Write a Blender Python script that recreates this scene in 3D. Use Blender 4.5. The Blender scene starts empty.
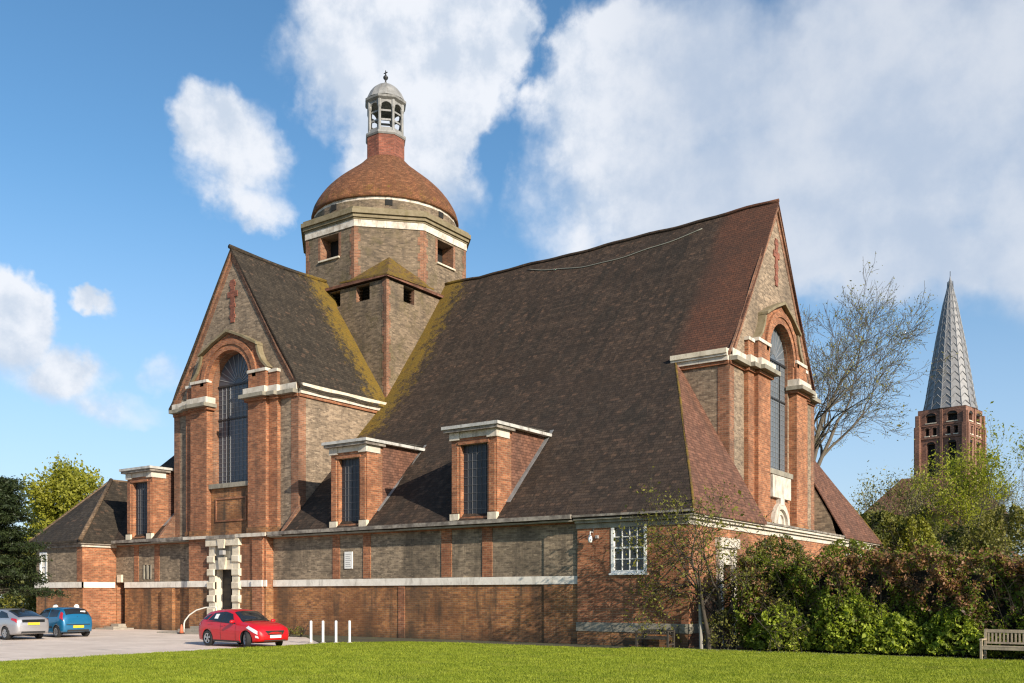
import bpy, bmesh, math, random
import numpy as np
from mathutils import Vector, Matrix
R = math.radians
SC = bpy.context.scene
COL = SC.collection
rnd = random.Random(7)

# ------------------------------------------------------------------ camera
cam = bpy.data.cameras.new("camera"); camo = bpy.data.objects.new("camera", cam); COL.objects.link(camo)
YAW = 35.05
camo.location = (0, 0, 2.0); camo.rotation_euler = (R(90), 0, R(YAW))
cam.sensor_width = 36; cam.lens = 955 / 1024 * 36; cam.shift_y = (596 - 341.5) / 1024
cam.clip_start = .1; cam.clip_end = 3000
SC.camera = camo
FW = (-math.sin(R(YAW)), math.cos(R(YAW))); RT = (math.cos(R(YAW)), math.sin(R(YAW)))

# ------------------------------------------------------------------ light and exposure
SUN_EL, SUN_AZ = R(23.5), R(108.5)                 # azimuth clockwise from +Y
S = Vector((math.cos(SUN_EL) * math.sin(SUN_AZ), math.cos(SUN_EL) * math.cos(SUN_AZ), math.sin(SUN_EL)))
sl = bpy.data.lights.new("sun", 'SUN'); sl.energy = 4.6; sl.angle = R(.5); sl.color = (1, .90, .75)
so = bpy.data.objects.new("sun", sl); COL.objects.link(so); so.rotation_euler = S.to_track_quat('Z', 'Y').to_euler()
SC.view_settings.view_transform = 'Standard'; SC.view_settings.look = 'None'
SC.view_settings.exposure = 0.60; SC.view_settings.gamma = 1
SC.view_settings.use_curve_mapping = False
SC.cycles.max_bounces = 6; SC.cycles.transparent_max_bounces = 6
SC.cycles.use_denoising = True; SC.cycles.denoising_prefilter = 'NONE'; SC.cycles.filter_width = 1.25 if hasattr(SC.cycles, 'filter_width') else 1.5
SKY_STRENGTH = .14


# ------------------------------------------------------------------ node helper
class NT:
    def __init__(s, nt): s.nt = nt
    def n(s, t, **kw):
        nd = s.nt.nodes.new(t)
        for k, v in kw.items(): setattr(nd, k, v)
        return nd
    def put(s, sock, v):
        if isinstance(v, bpy.types.NodeSocket): s.nt.links.new(v, sock)
        else:
            try: sock.default_value = v
            except Exception: sock.default_value = tuple(v) + (1,)
    def m(s, op, a, b=0, c=0, clamp=False):
        nd = s.n('ShaderNodeMath', operation=op, use_clamp=clamp)
        for i, v in enumerate((a, b, c)): s.put(nd.inputs[i], v)
        return nd.outputs[0]
    def vm(s, op, a, b=(0, 0, 0), out=0):
        nd = s.n('ShaderNodeVectorMath', operation=op)
        s.put(nd.inputs[0], a); s.put(nd.inputs[1], b)
        return nd.outputs[out]
    def mix(s, f, a, b, bt='MIX'):
        nd = s.n('ShaderNodeMix', data_type='RGBA', blend_type=bt)
        s.put(nd.inputs[0], f); s.put(nd.inputs[6], a); s.put(nd.inputs[7], b)
        return nd.outputs[2]
    def noise(s, vec, scale, detail=4, rough=.55, out=0):
        nd = s.n('ShaderNodeTexNoise'); s.put(nd.inputs['Vector'], vec)
        nd.inputs['Scale'].default_value = scale; nd.inputs['Detail'].default_value = detail; nd.inputs['Roughness'].default_value = rough
        return nd.outputs[out]
    def ramp(s, v, lo, hi, a=0., b=1.):
        nd = s.n('ShaderNodeMapRange', interpolation_type='SMOOTHSTEP')
        for i, x in enumerate((v, lo, hi, a, b)): s.put(nd.inputs[i], x)
        return nd.outputs[0]
    def sep(s, v):
        nd = s.n('ShaderNodeSeparateXYZ'); s.put(nd.inputs[0], v); return nd.outputs
    def comb(s, x, y, z):
        nd = s.n('ShaderNodeCombineXYZ')
        for i, v in enumerate((x, y, z)): s.put(nd.inputs[i], v)
        return nd.outputs[0]


# ------------------------------------------------------------------ sky
w = bpy.data.worlds.new("World"); SC.world = w; w.use_nodes = True
w.node_tree.nodes.clear()
t = NT(w.node_tree)
sky = t.n('ShaderNodeTexSky', sky_type='NISHITA', sun_disc=False)
sky.sun_elevation = SUN_EL; sky.sun_rotation = SUN_AZ; sky.air_density = 1.0; sky.dust_density = .6; sky.ozone_density = 2.0
skyc = t.n('ShaderNodeHueSaturation'); t.put(skyc.inputs['Color'], sky.outputs[0])
skyc.inputs['Hue'].default_value = .496; skyc.inputs['Saturation'].default_value = 1.2; skyc.inputs['Value'].default_value = .80
d = t.n('ShaderNodeTexCoord').outputs['Generated']
dR = t.vm('DOT_PRODUCT', d, (RT[0], RT[1], 0), 1); dF = t.vm('DOT_PRODUCT', d, (FW[0], FW[1], 0), 1); dz = t.sep(d)[2]
az = t.m('ARCTAN2', dR, dF); el = t.m('ARCSINE', dz)
ae = t.comb(az, el, 0)
w1 = t.noise(ae, 4.0, 6, .6, 1)
wv = t.vm('SUBTRACT', w1, (.5, .5, .5))
wc = t.vm('MULTIPLY', wv, (.16, .16, 0))
warp = t.vm('ADD', ae, wc)
wa, we, _ = t.sep(warp)
def aepx(x, y):
    a = math.atan((x - 512) / 955); return a, math.atan((596 - y) / 955 * math.cos(a))
field = None
# clouds by bearing and height: centre, half sizes (in photograph-pixel units turned to angles), weight
for (cx, cy, sx, sy, wt) in ((405, 60, 135, 120, 1.0), (408, 160, 88, 110, .9), (460, 80, 66, 75, .8), (225, 145, 64, 72, .85), (222, 205, 55, 40, .35),
                             (900, 100, 330, 190, 1.1), (680, 80, 165, 130, 1.0), (680, 190, 185, 110, .9), (860, 250, 300, 80, .62), (1150, 140, 320, 210, 1.),
                             (5, 330, 55, 62, .75), (65, 377, 62, 34, .62), (118, 402, 60, 20, .55), (95, 300, 26, 12, .4), (176, 372, 34, 18, .42),
                             (598, 120, 78, 120, .8)):
    a0, e0 = aepx(cx, cy); a1, _ = aepx(cx + sx, cy); _, e1 = aepx(cx, cy - sy)
    u = t.m('DIVIDE', t.m('SUBTRACT', wa, a0), a1 - a0); v = t.m('DIVIDE', t.m('SUBTRACT', we, e0), e1 - e0)
    q = t.m('ADD', t.m('MULTIPLY', u, u), t.m('MULTIPLY', v, v))
    f = t.m('MULTIPLY', t.m('SUBTRACT', 1.0, q), wt)
    field = f if field is None else t.m('MAXIMUM', field, f)
fb = t.noise(t.vm('ADD', ae, (3.1, .7, 0)), 9.0, 9, .62)
fine = t.noise(t.vm('ADD', warp, (1.1, 5.7, 0)), 26.0, 6, .6)
right = t.ramp(az, .02, .22)
dens = t.m('ADD', field, t.m('MULTIPLY', t.m('SUBTRACT', 1.0, t.m('MULTIPLY', right, .68)), t.m('ADD', t.m('MULTIPLY', t.m('SUBTRACT', fb, .5), 1.5), t.m('MULTIPLY', t.m('SUBTRACT', fine, .5), .4))))
soft = t.ramp(t.noise(t.vm('ADD', ae, (9.3, 4.2, 0)), 6.5, 3), .35, .65, .28, 1.0)
alpha = t.ramp(dens, -.04, soft)

# the big bank to the right is thinner and greyer than the heaped clouds on the left
big = t.noise(t.vm('ADD', ae, (7.3, 2.2, 0)), 5.5, 6, .55)
up = t.noise(t.vm('ADD', ae, (3.112, .722, 0)), 9.0, 9, .62)
shade = t.ramp(t.m('ADD', big, t.m('MULTIPLY', t.m('SUBTRACT', fb, up), t.mix(right, (1.5,) * 3 + (1,), (.6,) * 3 + (1,)))), .28, .66)
white = t.mix(right, (.86, .89, .95, 1), (.73, .77, .84, 1)); grey = t.mix(right, (.60, .68, .80, 1), (.53, .61, .74, 1))
cloud = t.mix(shade, grey, white)
csc = t.vm('MULTIPLY', cloud, (1 / SKY_STRENGTH * .69,) * 3)
thin = t.m('MULTIPLY', alpha, t.mix(right, (.97,) * 3 + (1,), (.86,) * 3 + (1,)))
hor = t.ramp(el, .02, .42)
haze = t.mix(t.m('MULTIPLY', t.m('SUBTRACT', 1.0, hor), .62), skyc.outputs[0], tuple(x / SKY_STRENGTH for x in (.31, .40, .57)) + (1,))
below = t.ramp(dz, -.05, .0)
skymix = t.mix(thin, haze, csc)
bg = t.n('ShaderNodeBackground'); t.put(bg.inputs[0], skymix); bg.inputs[1].default_value = SKY_STRENGTH
out = t.n('ShaderNodeOutputWorld'); w.node_tree.links.new(bg.outputs[0], out.inputs[0])


# ------------------------------------------------------------------ materials
MATS = {}
def newmat(name):
    m = bpy.data.materials.new(name); m.use_nodes = True; m.node_tree.nodes.clear(); MATS[name] = m
    t = NT(m.node_tree); p = t.n('ShaderNodeBsdfPrincipled'); o = t.n('ShaderNodeOutputMaterial')
    m.node_tree.links.new(p.outputs[0], o.inputs[0])
    return t, p
def wallcoord(t, zs=1.0):
    g = t.n('ShaderNodeNewGeometry'); pos = g.outputs['Position']
    tan = t.vm('NORMALIZE', t.vm('CROSS_PRODUCT', (0, 0, 1), g.outputs['True Normal']))
    s = t.vm('DOT_PRODUCT', tan, pos, 1)
    z = t.sep(pos)[2]
    return pos, s, t.m('MULTIPLY', z, zs), t.comb(s, t.m('MULTIPLY', z, zs), 0)
def bump(t, p, h, strength, dist=.02):
    b = t.n('ShaderNodeBump'); b.inputs['Strength'].default_value = strength; b.inputs['Distance'].default_value = dist
    t.put(b.inputs['Height'], h); t.put(p.inputs['Normal'], b.outputs[0])

def brick(name, c1, c2, c3, mortar, patch=.5, stain=.4, dirt=(.03, .028, .024), bw=.30, rh=.10, moss=0., fleck=None):
    t, p = newmat(name)
    pos, s, z, uv = wallcoord(t)
    b = t.n('ShaderNodeTexBrick'); t.put(b.inputs['Vector'], uv)
    b.inputs['Scale'].default_value = 1; b.inputs['Brick Width'].default_value = bw; b.inputs['Row Height'].default_value = rh
    b.inputs['Mortar Size'].default_value = .009; b.inputs['Mortar Smooth'].default_value = .3; b.inputs['Bias'].default_value = 0
    t.put(b.inputs['Color1'], c1 + (1,)); t.put(b.inputs['Color2'], c2 + (1,)); t.put(b.inputs['Mortar'], mortar + (1,))
    # course-wise blocks of other tone, a few bricks long
    cell = t.noise(t.comb(t.m('MULTIPLY', s, 2.6), t.m('MULTIPLY', z, 8.5), 0), 1.0, 2, .6)
    col = t.mix(t.m('MULTIPLY', t.ramp(cell, .5, .66), .75), b.outputs['Color'], c3 + (1,))
    cx = t.m('FLOOR', t.m('ADD', t.m('DIVIDE', s, bw), t.m('MULTIPLY', t.m('FLOORED_MODULO', t.m('FLOOR', t.m('DIVIDE', z, rh)), 2.0), .5))); wn_ = t.n('ShaderNodeTexWhiteNoise', noise_dimensions='2D'); t.put(wn_.inputs['Vector'], t.comb(cx, t.m('FLOOR', t.m('DIVIDE', z, rh)), 0))
    col = t.mix(1.0, col, t.comb(*(t.m('MULTIPLY_ADD', wn_.outputs['Value'], .6, .70),) * 3), 'MULTIPLY')
    if fleck: col = t.mix(t.ramp(t.noise(t.comb(t.m('MULTIPLY', s, 3.4), t.m('MULTIPLY', z, 11), 3.), 1.0, 2, .6), .6, .68), col, fleck + (1,))
    big = t.noise(pos, .55, 5, .6)
    col = t.mix(t.m('MULTIPLY', t.ramp(big, .42, .68), patch), col, tuple(x * .5 for x in c2) + (1,))
    st = t.noise(t.comb(t.m('MULTIPLY', s, 1.3), t.m('MULTIPLY', z, .16), 0), 1.0, 5, .65)
    col = t.mix(t.m('MULTIPLY', t.ramp(st, .5, .72), stain), col, dirt + (1,))
    st2 = t.noise(t.comb(t.m('MULTIPLY', s, .42), t.m('MULTIPLY', z, .07), 4.), 1.0, 4, .6)
    col = t.mix(t.m('MULTIPLY', t.ramp(st2, .5, .64), stain * .7), col, dirt + (1,))
    # rising damp and algae along the foot
    damp = t.m('MULTIPLY', t.ramp(t.m('ADD', z, t.m('MULTIPLY', t.noise(pos, .9, 4), 1.2)), 1.25, .45), .62)
    col = t.mix(damp, col, (.030, .032, .020, 1))
    if moss: col = t.mix(t.m('MULTIPLY', t.ramp(t.noise(pos, 1.1, 5, .65), .48, .7), moss), col, (.10, .085, .02, 1))
    t.put(p.inputs['Base Color'], col); p.inputs['Roughness'].default_value = .9
    h = t.m('ADD', t.m('MULTIPLY', b.outputs['Fac'], -.6), t.noise(pos, 30, 3))
    bump(t, p, h, .55, .012)
    return MATS[name]
RED = brick("red_brick", (.35, .13, .056), (.245, .085, .04), (.40, .17, .08), (.34, .25, .15), .45, .35, fleck=(.17, .08, .04))
DEEPRED = brick("deep_red_brick", (.24, .072, .042), (.18, .056, .034), (.28, .10, .06), (.2, .12, .09), .3, .3)
QUOIN = brick("quoin_brick", (.27, .115, .06), (.20, .09, .05), (.30, .15, .08), (.28, .21, .15), .5, .4, fleck=(.2, .14, .09))
ORANGE = brick("orange_brown_brick", (.37, .155, .05), (.26, .10, .036), (.18, .085, .045), (.30, .23, .14), .65, .88, dirt=(.045, .034, .022), fleck=(.42, .21, .08))
GREY = brick("grey_brown_brick", (.29, .215, .142), (.20, .15, .10), (.12, .088, .062), (.32, .25, .17), .45, .62, dirt=(.04, .033, .025), fleck=(.42, .32, .215))
PALE = brick("pale_grey_brick", (.29, .21, .14), (.205, .148, .10), (.13, .095, .068), (.32, .25, .175), .3, .35, fleck=(.42, .325, .23))
TOWER = brick("tower_brick", (.20, .145, .095), (.15, .108, .07), (.095, .07, .048), (.22, .17, .115), .35, .45, fleck=(.31, .225, .15), moss=.35)
SPIREBRICK = brick("old_red_brick", (.30, .135, .085), (.22, .10, .065), (.18, .09, .06), (.25, .18, .14), .4, .3)

def tiles(name, c1, c2, c3, lichen=None, patch=.6, roll=False, newtile=None, rowz=.13, wid=.24):
    """clay tiles; lichen: function(t, pos) -> mask socket"""
    t, p = newmat(name)
    pos, s, z, uv = wallcoord(t)
    if roll:
        ob = t.sep(pos)
        ang = t.m('ARCTAN2', t.m('SUBTRACT', ob[1], 47.6), t.m('SUBTRACT', ob[0], -43.9))
        uv = t.comb(t.m('MULTIPLY', ang, 4.5), t.m('MULTIPLY', z, 1.0), 0)
    b = t.n('ShaderNodeTexBrick'); t.put(b.inputs['Vector'], uv)
    b.inputs['Scale'].default_value = 1; b.inputs['Brick Width'].default_value = wid; b.inputs['Row Height'].default_value = rowz
    b.inputs['Mortar Size'].default_value = .008; b.inputs['Mortar Smooth'].default_value = .6
    t.put(b.inputs['Color1'], c1 + (1,)); t.put(b.inputs['Color2'], c2 + (1,)); t.put(b.inputs['Mortar'], tuple(x * .35 for x in c2) + (1,))
    big = t.noise(pos, .35, 6, .6)
    streak = t.noise(t.comb(t.m('MULTIPLY', s, 1.0), t.m('MULTIPLY', z, .12), 0), 1.0, 5, .6)
    col = t.mix(t.m('MULTIPLY', t.ramp(streak, .42, .66), patch), b.outputs['Color'], c3 + (1,))
    us = t.sep(uv)[0]; ri = t.m('FLOOR', t.m('DIVIDE', z, rowz)); wn_ = t.n('ShaderNodeTexWhiteNoise', noise_dimensions='2D')
    t.put(wn_.inputs['Vector'], t.comb(t.m('FLOOR', t.m('ADD', t.m('DIVIDE', us, wid), t.m('MULTIPLY', t.m('FLOORED_MODULO', ri, 2.0), .5))), ri, 0)); wv_ = wn_.outputs['Value']
    col = t.mix(1.0, col, t.comb(*(t.m('MULTIPLY_ADD', t.m('POWER', wv_, 2.0), .6, .8),) * 3), 'MULTIPLY')
    odd = t.ramp(wv_, .955, .97); col = t.mix(t.m('MULTIPLY', odd, .3), col, (.14, .075, .045, 1))
    col = t.mix(t.m('MULTIPLY', t.ramp(big, .5, .72), .5), col, tuple(x * .55 for x in c1) + (1,))
    if newtile is not None:
        mk = newtile(t, pos)
        nb = t.n('ShaderNodeTexBrick'); t.put(nb.inputs['Vector'], uv)
        nb.inputs['Scale'].default_value = 1; nb.inputs['Brick Width'].default_value = wid; nb.inputs['Row Height'].default_value = rowz
        nb.inputs['Mortar Size'].default_value = .01
        t.put(nb.inputs['Color1'], (.15, .058, .032, 1)); t.put(nb.inputs['Color2'], (.10, .045, .028, 1)); t.put(nb.inputs['Mortar'], (.04, .02, .015, 1))
        nc = t.mix(t.m('MULTIPLY', t.ramp(big, .45, .7), .5), nb.outputs['Color'], (.05, .032, .024, 1))
        col = t.mix(mk, col, nc)
    if lichen is not None:
        lm = lichen(t, pos)
        nz = t.noise(pos, 2.2, 8, .72); nz2 = t.noise(pos, 9, 4, .7)
        k = t.ramp(t.m('ADD', lm, t.m('ADD', t.m('MULTIPLY', t.m('SUBTRACT', nz, .5), 2.6), t.m('MULTIPLY', t.m('SUBTRACT', nz2, .5), 1.3))), .35, 1.0)
        yel = t.mix(t.noise(pos, 3.5, 4), (.22, .125, .014, 1), (.10, .08, .022, 1))
        col = t.mix(k, col, yel)
    tip = t.ramp(t.noise(pos, 7, 4, .8), .70, .76)
    col = t.mix(t.m('MULTIPLY', tip, .45), col, (.20, .16, .12, 1))
    t.put(p.inputs['Base Color'], col); p.inputs['Roughness'].default_value = .88; p.inputs['Specular IOR Level'].default_value = .25
    saw = t.m('FRACT', t.m('DIVIDE', z, rowz))
    h = t.m('ADD', t.m('ADD', t.m('MULTIPLY', saw, -.8), t.m('MULTIPLY', b.outputs['Fac'], -.3)), t.noise(pos, 14, 3))
    bump(t, p, h, .8, .03)
    return MATS[name]
def nave_lichen(t, pos):
    x, y, z = t.sep(pos)
    a = t.ramp(t.m('ABSOLUTE', t.m('ADD', x, 38.6)), 3.8, 0., -.25, 1.05)      # beside the tower
    return t.m('MULTIPLY', a, t.ramp(z, 8., 12.))
def nave_new(t, pos):
    x, y, z = t.sep(pos)
    edge = t.m('ADD', x, t.m('MULTIPLY', t.m('SUBTRACT', t.noise(pos, 1.2, 3), .5), .5))
    return t.m('MULTIPLY', t.m('MULTIPLY', t.ramp(edge, -20.2, -19.2), t.ramp(z, 12.9, 13.3)), .75)
def trans_lichen(t, pos):
    x, y, z = t.sep(pos)
    along = t.m('SUBTRACT', y, t.m('MULTIPLY', t.m('SUBTRACT', z, 13.), .0))
    return t.ramp(along, 38.2, 41.9, -.25, 1.0)
def all_lichen(t, pos): return t.m('ADD', .75, 0.)
def dome_lichen(t, pos):
    x, y, z = t.sep(pos); return t.ramp(z, 28.8, 27.3, -.1, .3)
NAVE = tiles("nave_roof_tiles", (.066, .043, .029), (.040, .028, .021), (.026, .021, .016), nave_lichen, .75, newtile=nave_new)
TRANS = tiles("transept_roof_tiles", (.056, .043, .030), (.038, .030, .022), (.024, .020, .016), trans_lichen, .6)
HIP = tiles("red_hip_tiles", (.175, .082, .052), (.13, .062, .042), (.085, .05, .036), None, .45)
DRYT = tiles("pale_hip_tiles", (.17, .115, .07), (.13, .09, .06), (.09, .065, .045), None, .4)
BROACH = tiles("mossy_tiles", (.12, .07, .035), (.09, .055, .03), (.07, .05, .025), all_lichen, .4)
DOME = tiles("dome_tiles", (.22, .092, .042), (.16, .068, .034), (.12, .062, .03), dome_lichen, .55, roll=True, rowz=.11)

def stone(name, c, c2, stain=.5, rough=.8, dirt=(.10, .085, .065), scale=1.0, topdirt=0.):
    t, p = newmat(name)
    pos, s, z, uv = wallcoord(t)
    col = t.mix(t.ramp(t.noise(pos, 2.2 * scale, 6, .65), .35, .7), c + (1,), c2 + (1,))
    st = t.noise(t.comb(t.m('MULTIPLY', s, 2.6), t.m('MULTIPLY', z, .6), 0), 1.0, 6, .7)
    col = t.mix(t.m('MULTIPLY', t.ramp(st, .5, .68), stain), col, dirt + (1,))
    if topdirt:
        nz = t.sep(t.n('ShaderNodeNewGeometry').outputs['True Normal'])[2]
        col = t.mix(t.m('MULTIPLY', t.ramp(nz, .5, .8), topdirt), col, (.12, .11, .09, 1))
    t.put(p.inputs['Base Color'], col); p.inputs['Roughness'].default_value = rough
    bump(t, p, t.noise(pos, 18, 4), .3, .02)
    return MATS[name]
WHITE = stone("white_stone", (.62, .56, .48), (.47, .41, .33), .55)
FRIEZE = stone("patchy_white_frieze", (.66, .60, .52), (.40, .34, .27), .75, dirt=(.16, .12, .08))
CREAM = stone("portland_stone", (.68, .60, .47), (.54, .46, .34), .45)
BAND = stone("white_stone_band", (.80, .74, .65), (.66, .60, .52), .35)
DIRTY = stone("weathered_stone", (.30, .27, .21), (.20, .18, .14), .7)
MOSSY = stone("lichened_stone", (.24, .195, .12), (.16, .125, .065), .7, dirt=(.15, .12, .05))
LEAD = stone("lead_flashing", (.22, .22, .22), (.15, .15, .15), .5, .6)
LEADW = stone("whitened_lead", (.52, .50, .46), (.34, .33, .31), .6, .6)
LANT = stone("lantern_lead", (.28, .275, .265), (.18, .178, .172), .65, .6)
GUTTER = stone("old_gutter", (.12, .10, .085), (.34, .30, .25), .55)
SPIRER = stone("spire_seams", (.36, .355, .35), (.26, .26, .265), .3, .5)
SPIRE = stone("spire_lead", (.22, .22, .225), (.15, .15, .16), .35, .5)
CONC = stone("step_stone", (.36, .32, .26), (.26, .23, .19), .5)
PAINT = stone("white_paint", (.80, .79, .76), (.74, .73, .70), .12, .5)

def plain(name, c, rough=.6, metal=0., spec=.5, coat=0., noise=.12):
    t, p = newmat(name)
    g = t.n('ShaderNodeNewGeometry').outputs['Position']
    col = t.mix(t.noise(g, 6, 4), tuple(x * (1 - noise) for x in c) + (1,), tuple(min(1, x * (1 + noise)) for x in c) + (1,))
    t.put(p.inputs['Base Color'], col)
    p.inputs['Roughness'].default_value = rough; p.inputs['Metallic'].default_value = metal
    p.inputs['Specular IOR Level'].default_value = spec; p.inputs['Coat Weight'].default_value = coat; p.inputs['Coat Roughness'].default_value = .04
    return MATS[name]
DARK = plain("dark_void", (.012, .011, .010), .9)
DOOR = plain("dark_door_wood", (.022, .017, .014), .6)
LOUVRE = plain("dark_louvre", (.03, .028, .026), .8)
BARS = plain("pale_leading", (.21, .215, .225), .6)
IRONG = plain("grey_iron", (.10, .10, .105), .6)
IRON = plain("black_iron", (.02, .02, .02), .5)
RUBBER = plain("tyre_rubber", (.018, .018, .019), .85)
BLACKP = plain("black_plastic", (.02, .02, .021), .55)
ALLOY = plain("alloy", (.50, .50, .51), .32, .8)
CHROME = plain("chrome", (.7, .7, .7), .15, 1.)
REDP = plain("red_car_paint", (.50, .006, .012), .4, 0, .4, .6, .02)
BLUEP = plain("blue_car_paint", (.008, .13, .27), .35, .2, .5, 1., .03)
SILVP = plain("silver_car_paint", (.42, .41, .42), .32, .55, .5, .8, .03)
LAMPG = plain("headlight_glass", (.72, .74, .78), .12, 0, .7, 1.)
TAIL = plain("tail_light_red", (.42, .012, .014), .2, 0, .6, 1.)
YPLATE = plain("yellow_plate", (.72, .47, .03), .45)
WPLATE = plain("white_plate", (.80, .80, .78), .45)
CONE = plain("orange_cone", (.48, .13, .06), .7)
RAIL = plain("pale_rail", (.70, .66, .58), .5)
WOODB = stone("silvered_teak", (.40, .32, .22), (.30, .24, .17), .45, .75, scale=3.)
WOODD = stone("dark_wood", (.05, .04, .03), (.035, .028, .022), .3, .8)
POST = stone("pale_post", (.34, .31, .27), (.26, .24, .2), .5, .8)
SIGNW = plain("white_board", (.74, .72, .68), .6)
SIGNT = plain("sign_grey", (.32, .31, .30), .7)
CABLE = plain("pale_cable", (.22, .22, .18), .7)
def glass(name, c, rough=.12, spec=.6):
    t, p = newmat(name)
    g = t.n('ShaderNodeNewGeometry').outputs['Position']
    col = t.mix(t.noise(g, 2.5, 5, .7), tuple(x * .6 for x in c) + (1,), tuple(x * 1.5 for x in c) + (1,))
    t.put(p.inputs['Base Color'], col); p.inputs['Roughness'].default_value = rough; p.inputs['Specular IOR Level'].default_value = spec
    bump(t, p, t.noise(g, 3.0, 3), .12, .03)
    return MATS[name]
GLASS = glass("leaded_glass", (.05, .06, .078), .3, .5)
GLASSW = glass("bright_leaded_glass", (.11, .13, .15), .3, .5)
GLASSD = glass("dark_leaded_glass", (.03, .034, .042), .4, .35)
PANE = glass("sash_glass", (.02, .022, .024), .06, .6)
CARG = glass("car_glass", (.016, .018, .02), .05, .7)

def leafmat(name, ca, cb, trans=.35, rough=.55, patchy=False):
    m = bpy.data.materials.new(name); m.use_nodes = True; m.node_tree.nodes.clear(); MATS[name] = m
    t = NT(m.node_tree)
    g = t.n('ShaderNodeNewGeometry')
    pos = g.outputs['Position']
    f = t.m('ADD', t.m('MULTIPLY', g.outputs['Random Per Island'], .7), t.m('MULTIPLY', t.ramp(t.noise(pos, .8, 3), .35, .65), .3))
    col = t.mix(f, ca + (1,), cb + (1,))
    if patchy:
        col = t.mix(t.m('MULTIPLY', t.ramp(t.noise(pos, 1.3, 6, .7), .42, .62), .6), col, (.16, .205, .013, 1)); col = t.mix(t.m('MULTIPLY', t.ramp(t.noise(t.vm('ADD', pos, (5, 3, 0)), .5, 6, .7), .52, .72), .6), col, (.27, .275, .05, 1))
    p = t.n('ShaderNodeBsdfPrincipled'); t.put(p.inputs['Base Color'], col); p.inputs['Roughness'].default_value = rough
    p.inputs['Specular IOR Level'].default_value = .3
    tr = t.n('ShaderNodeBsdfTranslucent'); t.put(tr.inputs[0], t.vm('MULTIPLY', col, (1.25, 1.3, .7)))
    mx = t.n('ShaderNodeMixShader'); mx.inputs[0].default_value = trans
    m.node_tree.links.new(p.outputs[0], mx.inputs[1]); m.node_tree.links.new(tr.outputs[0], mx.inputs[2])
    o = t.n('ShaderNodeOutputMaterial'); m.node_tree.links.new(mx.outputs[0], o.inputs[0])
    return m
L_YEL = leafmat("spring_yellow_leaves", (.20, .21, .02), (.32, .31, .04))
L_LIME = leafmat("lime_leaves", (.22, .25, .02), (.38, .38, .05), .45)
L_BUD = leafmat("olive_buds", (.17, .165, .05), (.28, .26, .08), .3)
L_OLIVE = leafmat("olive_leaves", (.11, .115, .02), (.25, .235, .045))
L_DARK = leafmat("conifer_needles", (.016, .028, .010), (.045, .062, .018), .15)
L_COPPER = leafmat("copper_leaves", (.19, .085, .04), (.36, .20, .10), .3)
L_COPD = leafmat("dark_bronze_leaves", (.08, .045, .03), (.17, .095, .05), .25)
L_GREEN = leafmat("hedge_leaves", (.09, .13, .016), (.28, .33, .04), .4)
L_BRIGHT = leafmat("bright_shrub_leaves", (.27, .34, .03), (.50, .55, .07), .4)
L_IVY = leafmat("ivy_leaves", (.05, .07, .018), (.16, .165, .04), .3)
GRASSB = leafmat("grass_blades", (.19, .255, .016), (.41, .44, .045), .35, .6, True)
DAISY = plain("daisy_white", (.8, .8, .75), .7)
def bark(name, a, b):
    t, p = newmat(name); g = t.n('ShaderNodeNewGeometry').outputs['Position']
    t.put(p.inputs['Base Color'], t.mix(t.noise(g, 5, 5, .7), a + (1,), b + (1,))); p.inputs['Roughness'].default_value = .9
    bump(t, p, t.noise(g, 22, 4), .5, .03); return MATS[name]
BARK = bark("grey_bark", (.07, .055, .042), (.13, .105, .08)); BARKD = bark("dark_bark", (.035, .028, .02), (.07, .055, .04))
BARKT = bark("twig_bark", (.085, .07, .052), (.14, .115, .085))
TWIGSHADE = plain("twigs_and_shade_core", (.022, .017, .012), .95, noise=.5)  # hedge stems, and the dark brown painting the hedge's shaded inside

t, p = newmat("lawn")
g = t.n('ShaderNodeNewGeometry').outputs['Position']
c = t.mix(t.ramp(t.noise(g, .45, 6, .6), .35, .65), (.10, .14, .012, 1), (.165, .205, .02, 1))
c = t.mix(t.m('MULTIPLY', t.ramp(t.noise(g, 7, 5, .7), .5, .7), .6), c, (.09, .12, .012, 1))
t.put(p.inputs['Base Color'], c); p.inputs['Roughness'].default_value = .95; p.inputs['Specular IOR Level'].default_value = .1
bump(t, p, t.noise(g, 25, 5, .7), 1.0, .06)
LAWN = MATS["lawn"]
t, p = newmat("pale_tarmac")
g = t.n('ShaderNodeNewGeometry').outputs['Position']
c = t.mix(t.ramp(t.noise(g, .5, 6, .65), .35, .65), (.58, .475, .395, 1), (.70, .585, .495, 1))
c = t.mix(t.m('MULTIPLY', t.ramp(t.noise(g, 1.6, 7, .7), .55, .7), .5), c, (.36, .30, .255, 1))
c = t.mix(t.m('MULTIPLY', t.ramp(t.noise(g, 60, 2, .7), .55, .7), .3), c, (.46, .41, .36, 1))
c = t.mix(t.m('MULTIPLY', t.ramp(t.noise(t.vm('MULTIPLY', g, (.35, 1.1, 1)), .9, 5, .7), .56, .70), .5), c, (.22, .185, .155, 1))
t.put(p.inputs['Base Color'], c); p.inputs['Roughness'].default_value = .95
bump(t, p, t.noise(g, 50, 4), .5, .01)
TARMAC = MATS["pale_tarmac"]
t, p = newmat("bare_soil")
g = t.n('ShaderNodeNewGeometry').outputs['Position']
c = t.mix(t.ramp(t.noise(g, 1.8, 6, .7), .35, .65), (.055, .042, .028, 1), (.085, .085, .03, 1))
t.put(p.inputs['Base Color'], c); p.inputs['Roughness'].default_value = .98; bump(t, p, t.noise(g, 12, 5), .8, .06)
SOIL = MATS["bare_soil"]
t, p = newmat("rough_ground")
g = t.n('ShaderNodeNewGeometry').outputs['Position']
t.put(p.inputs['Base Color'], t.mix(t.noise(g, .3, 6), (.05, .075, .015, 1), (.09, .10, .025, 1))); p.inputs['Roughness'].default_value = .98
GROUND = MATS["rough_ground"]


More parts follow.
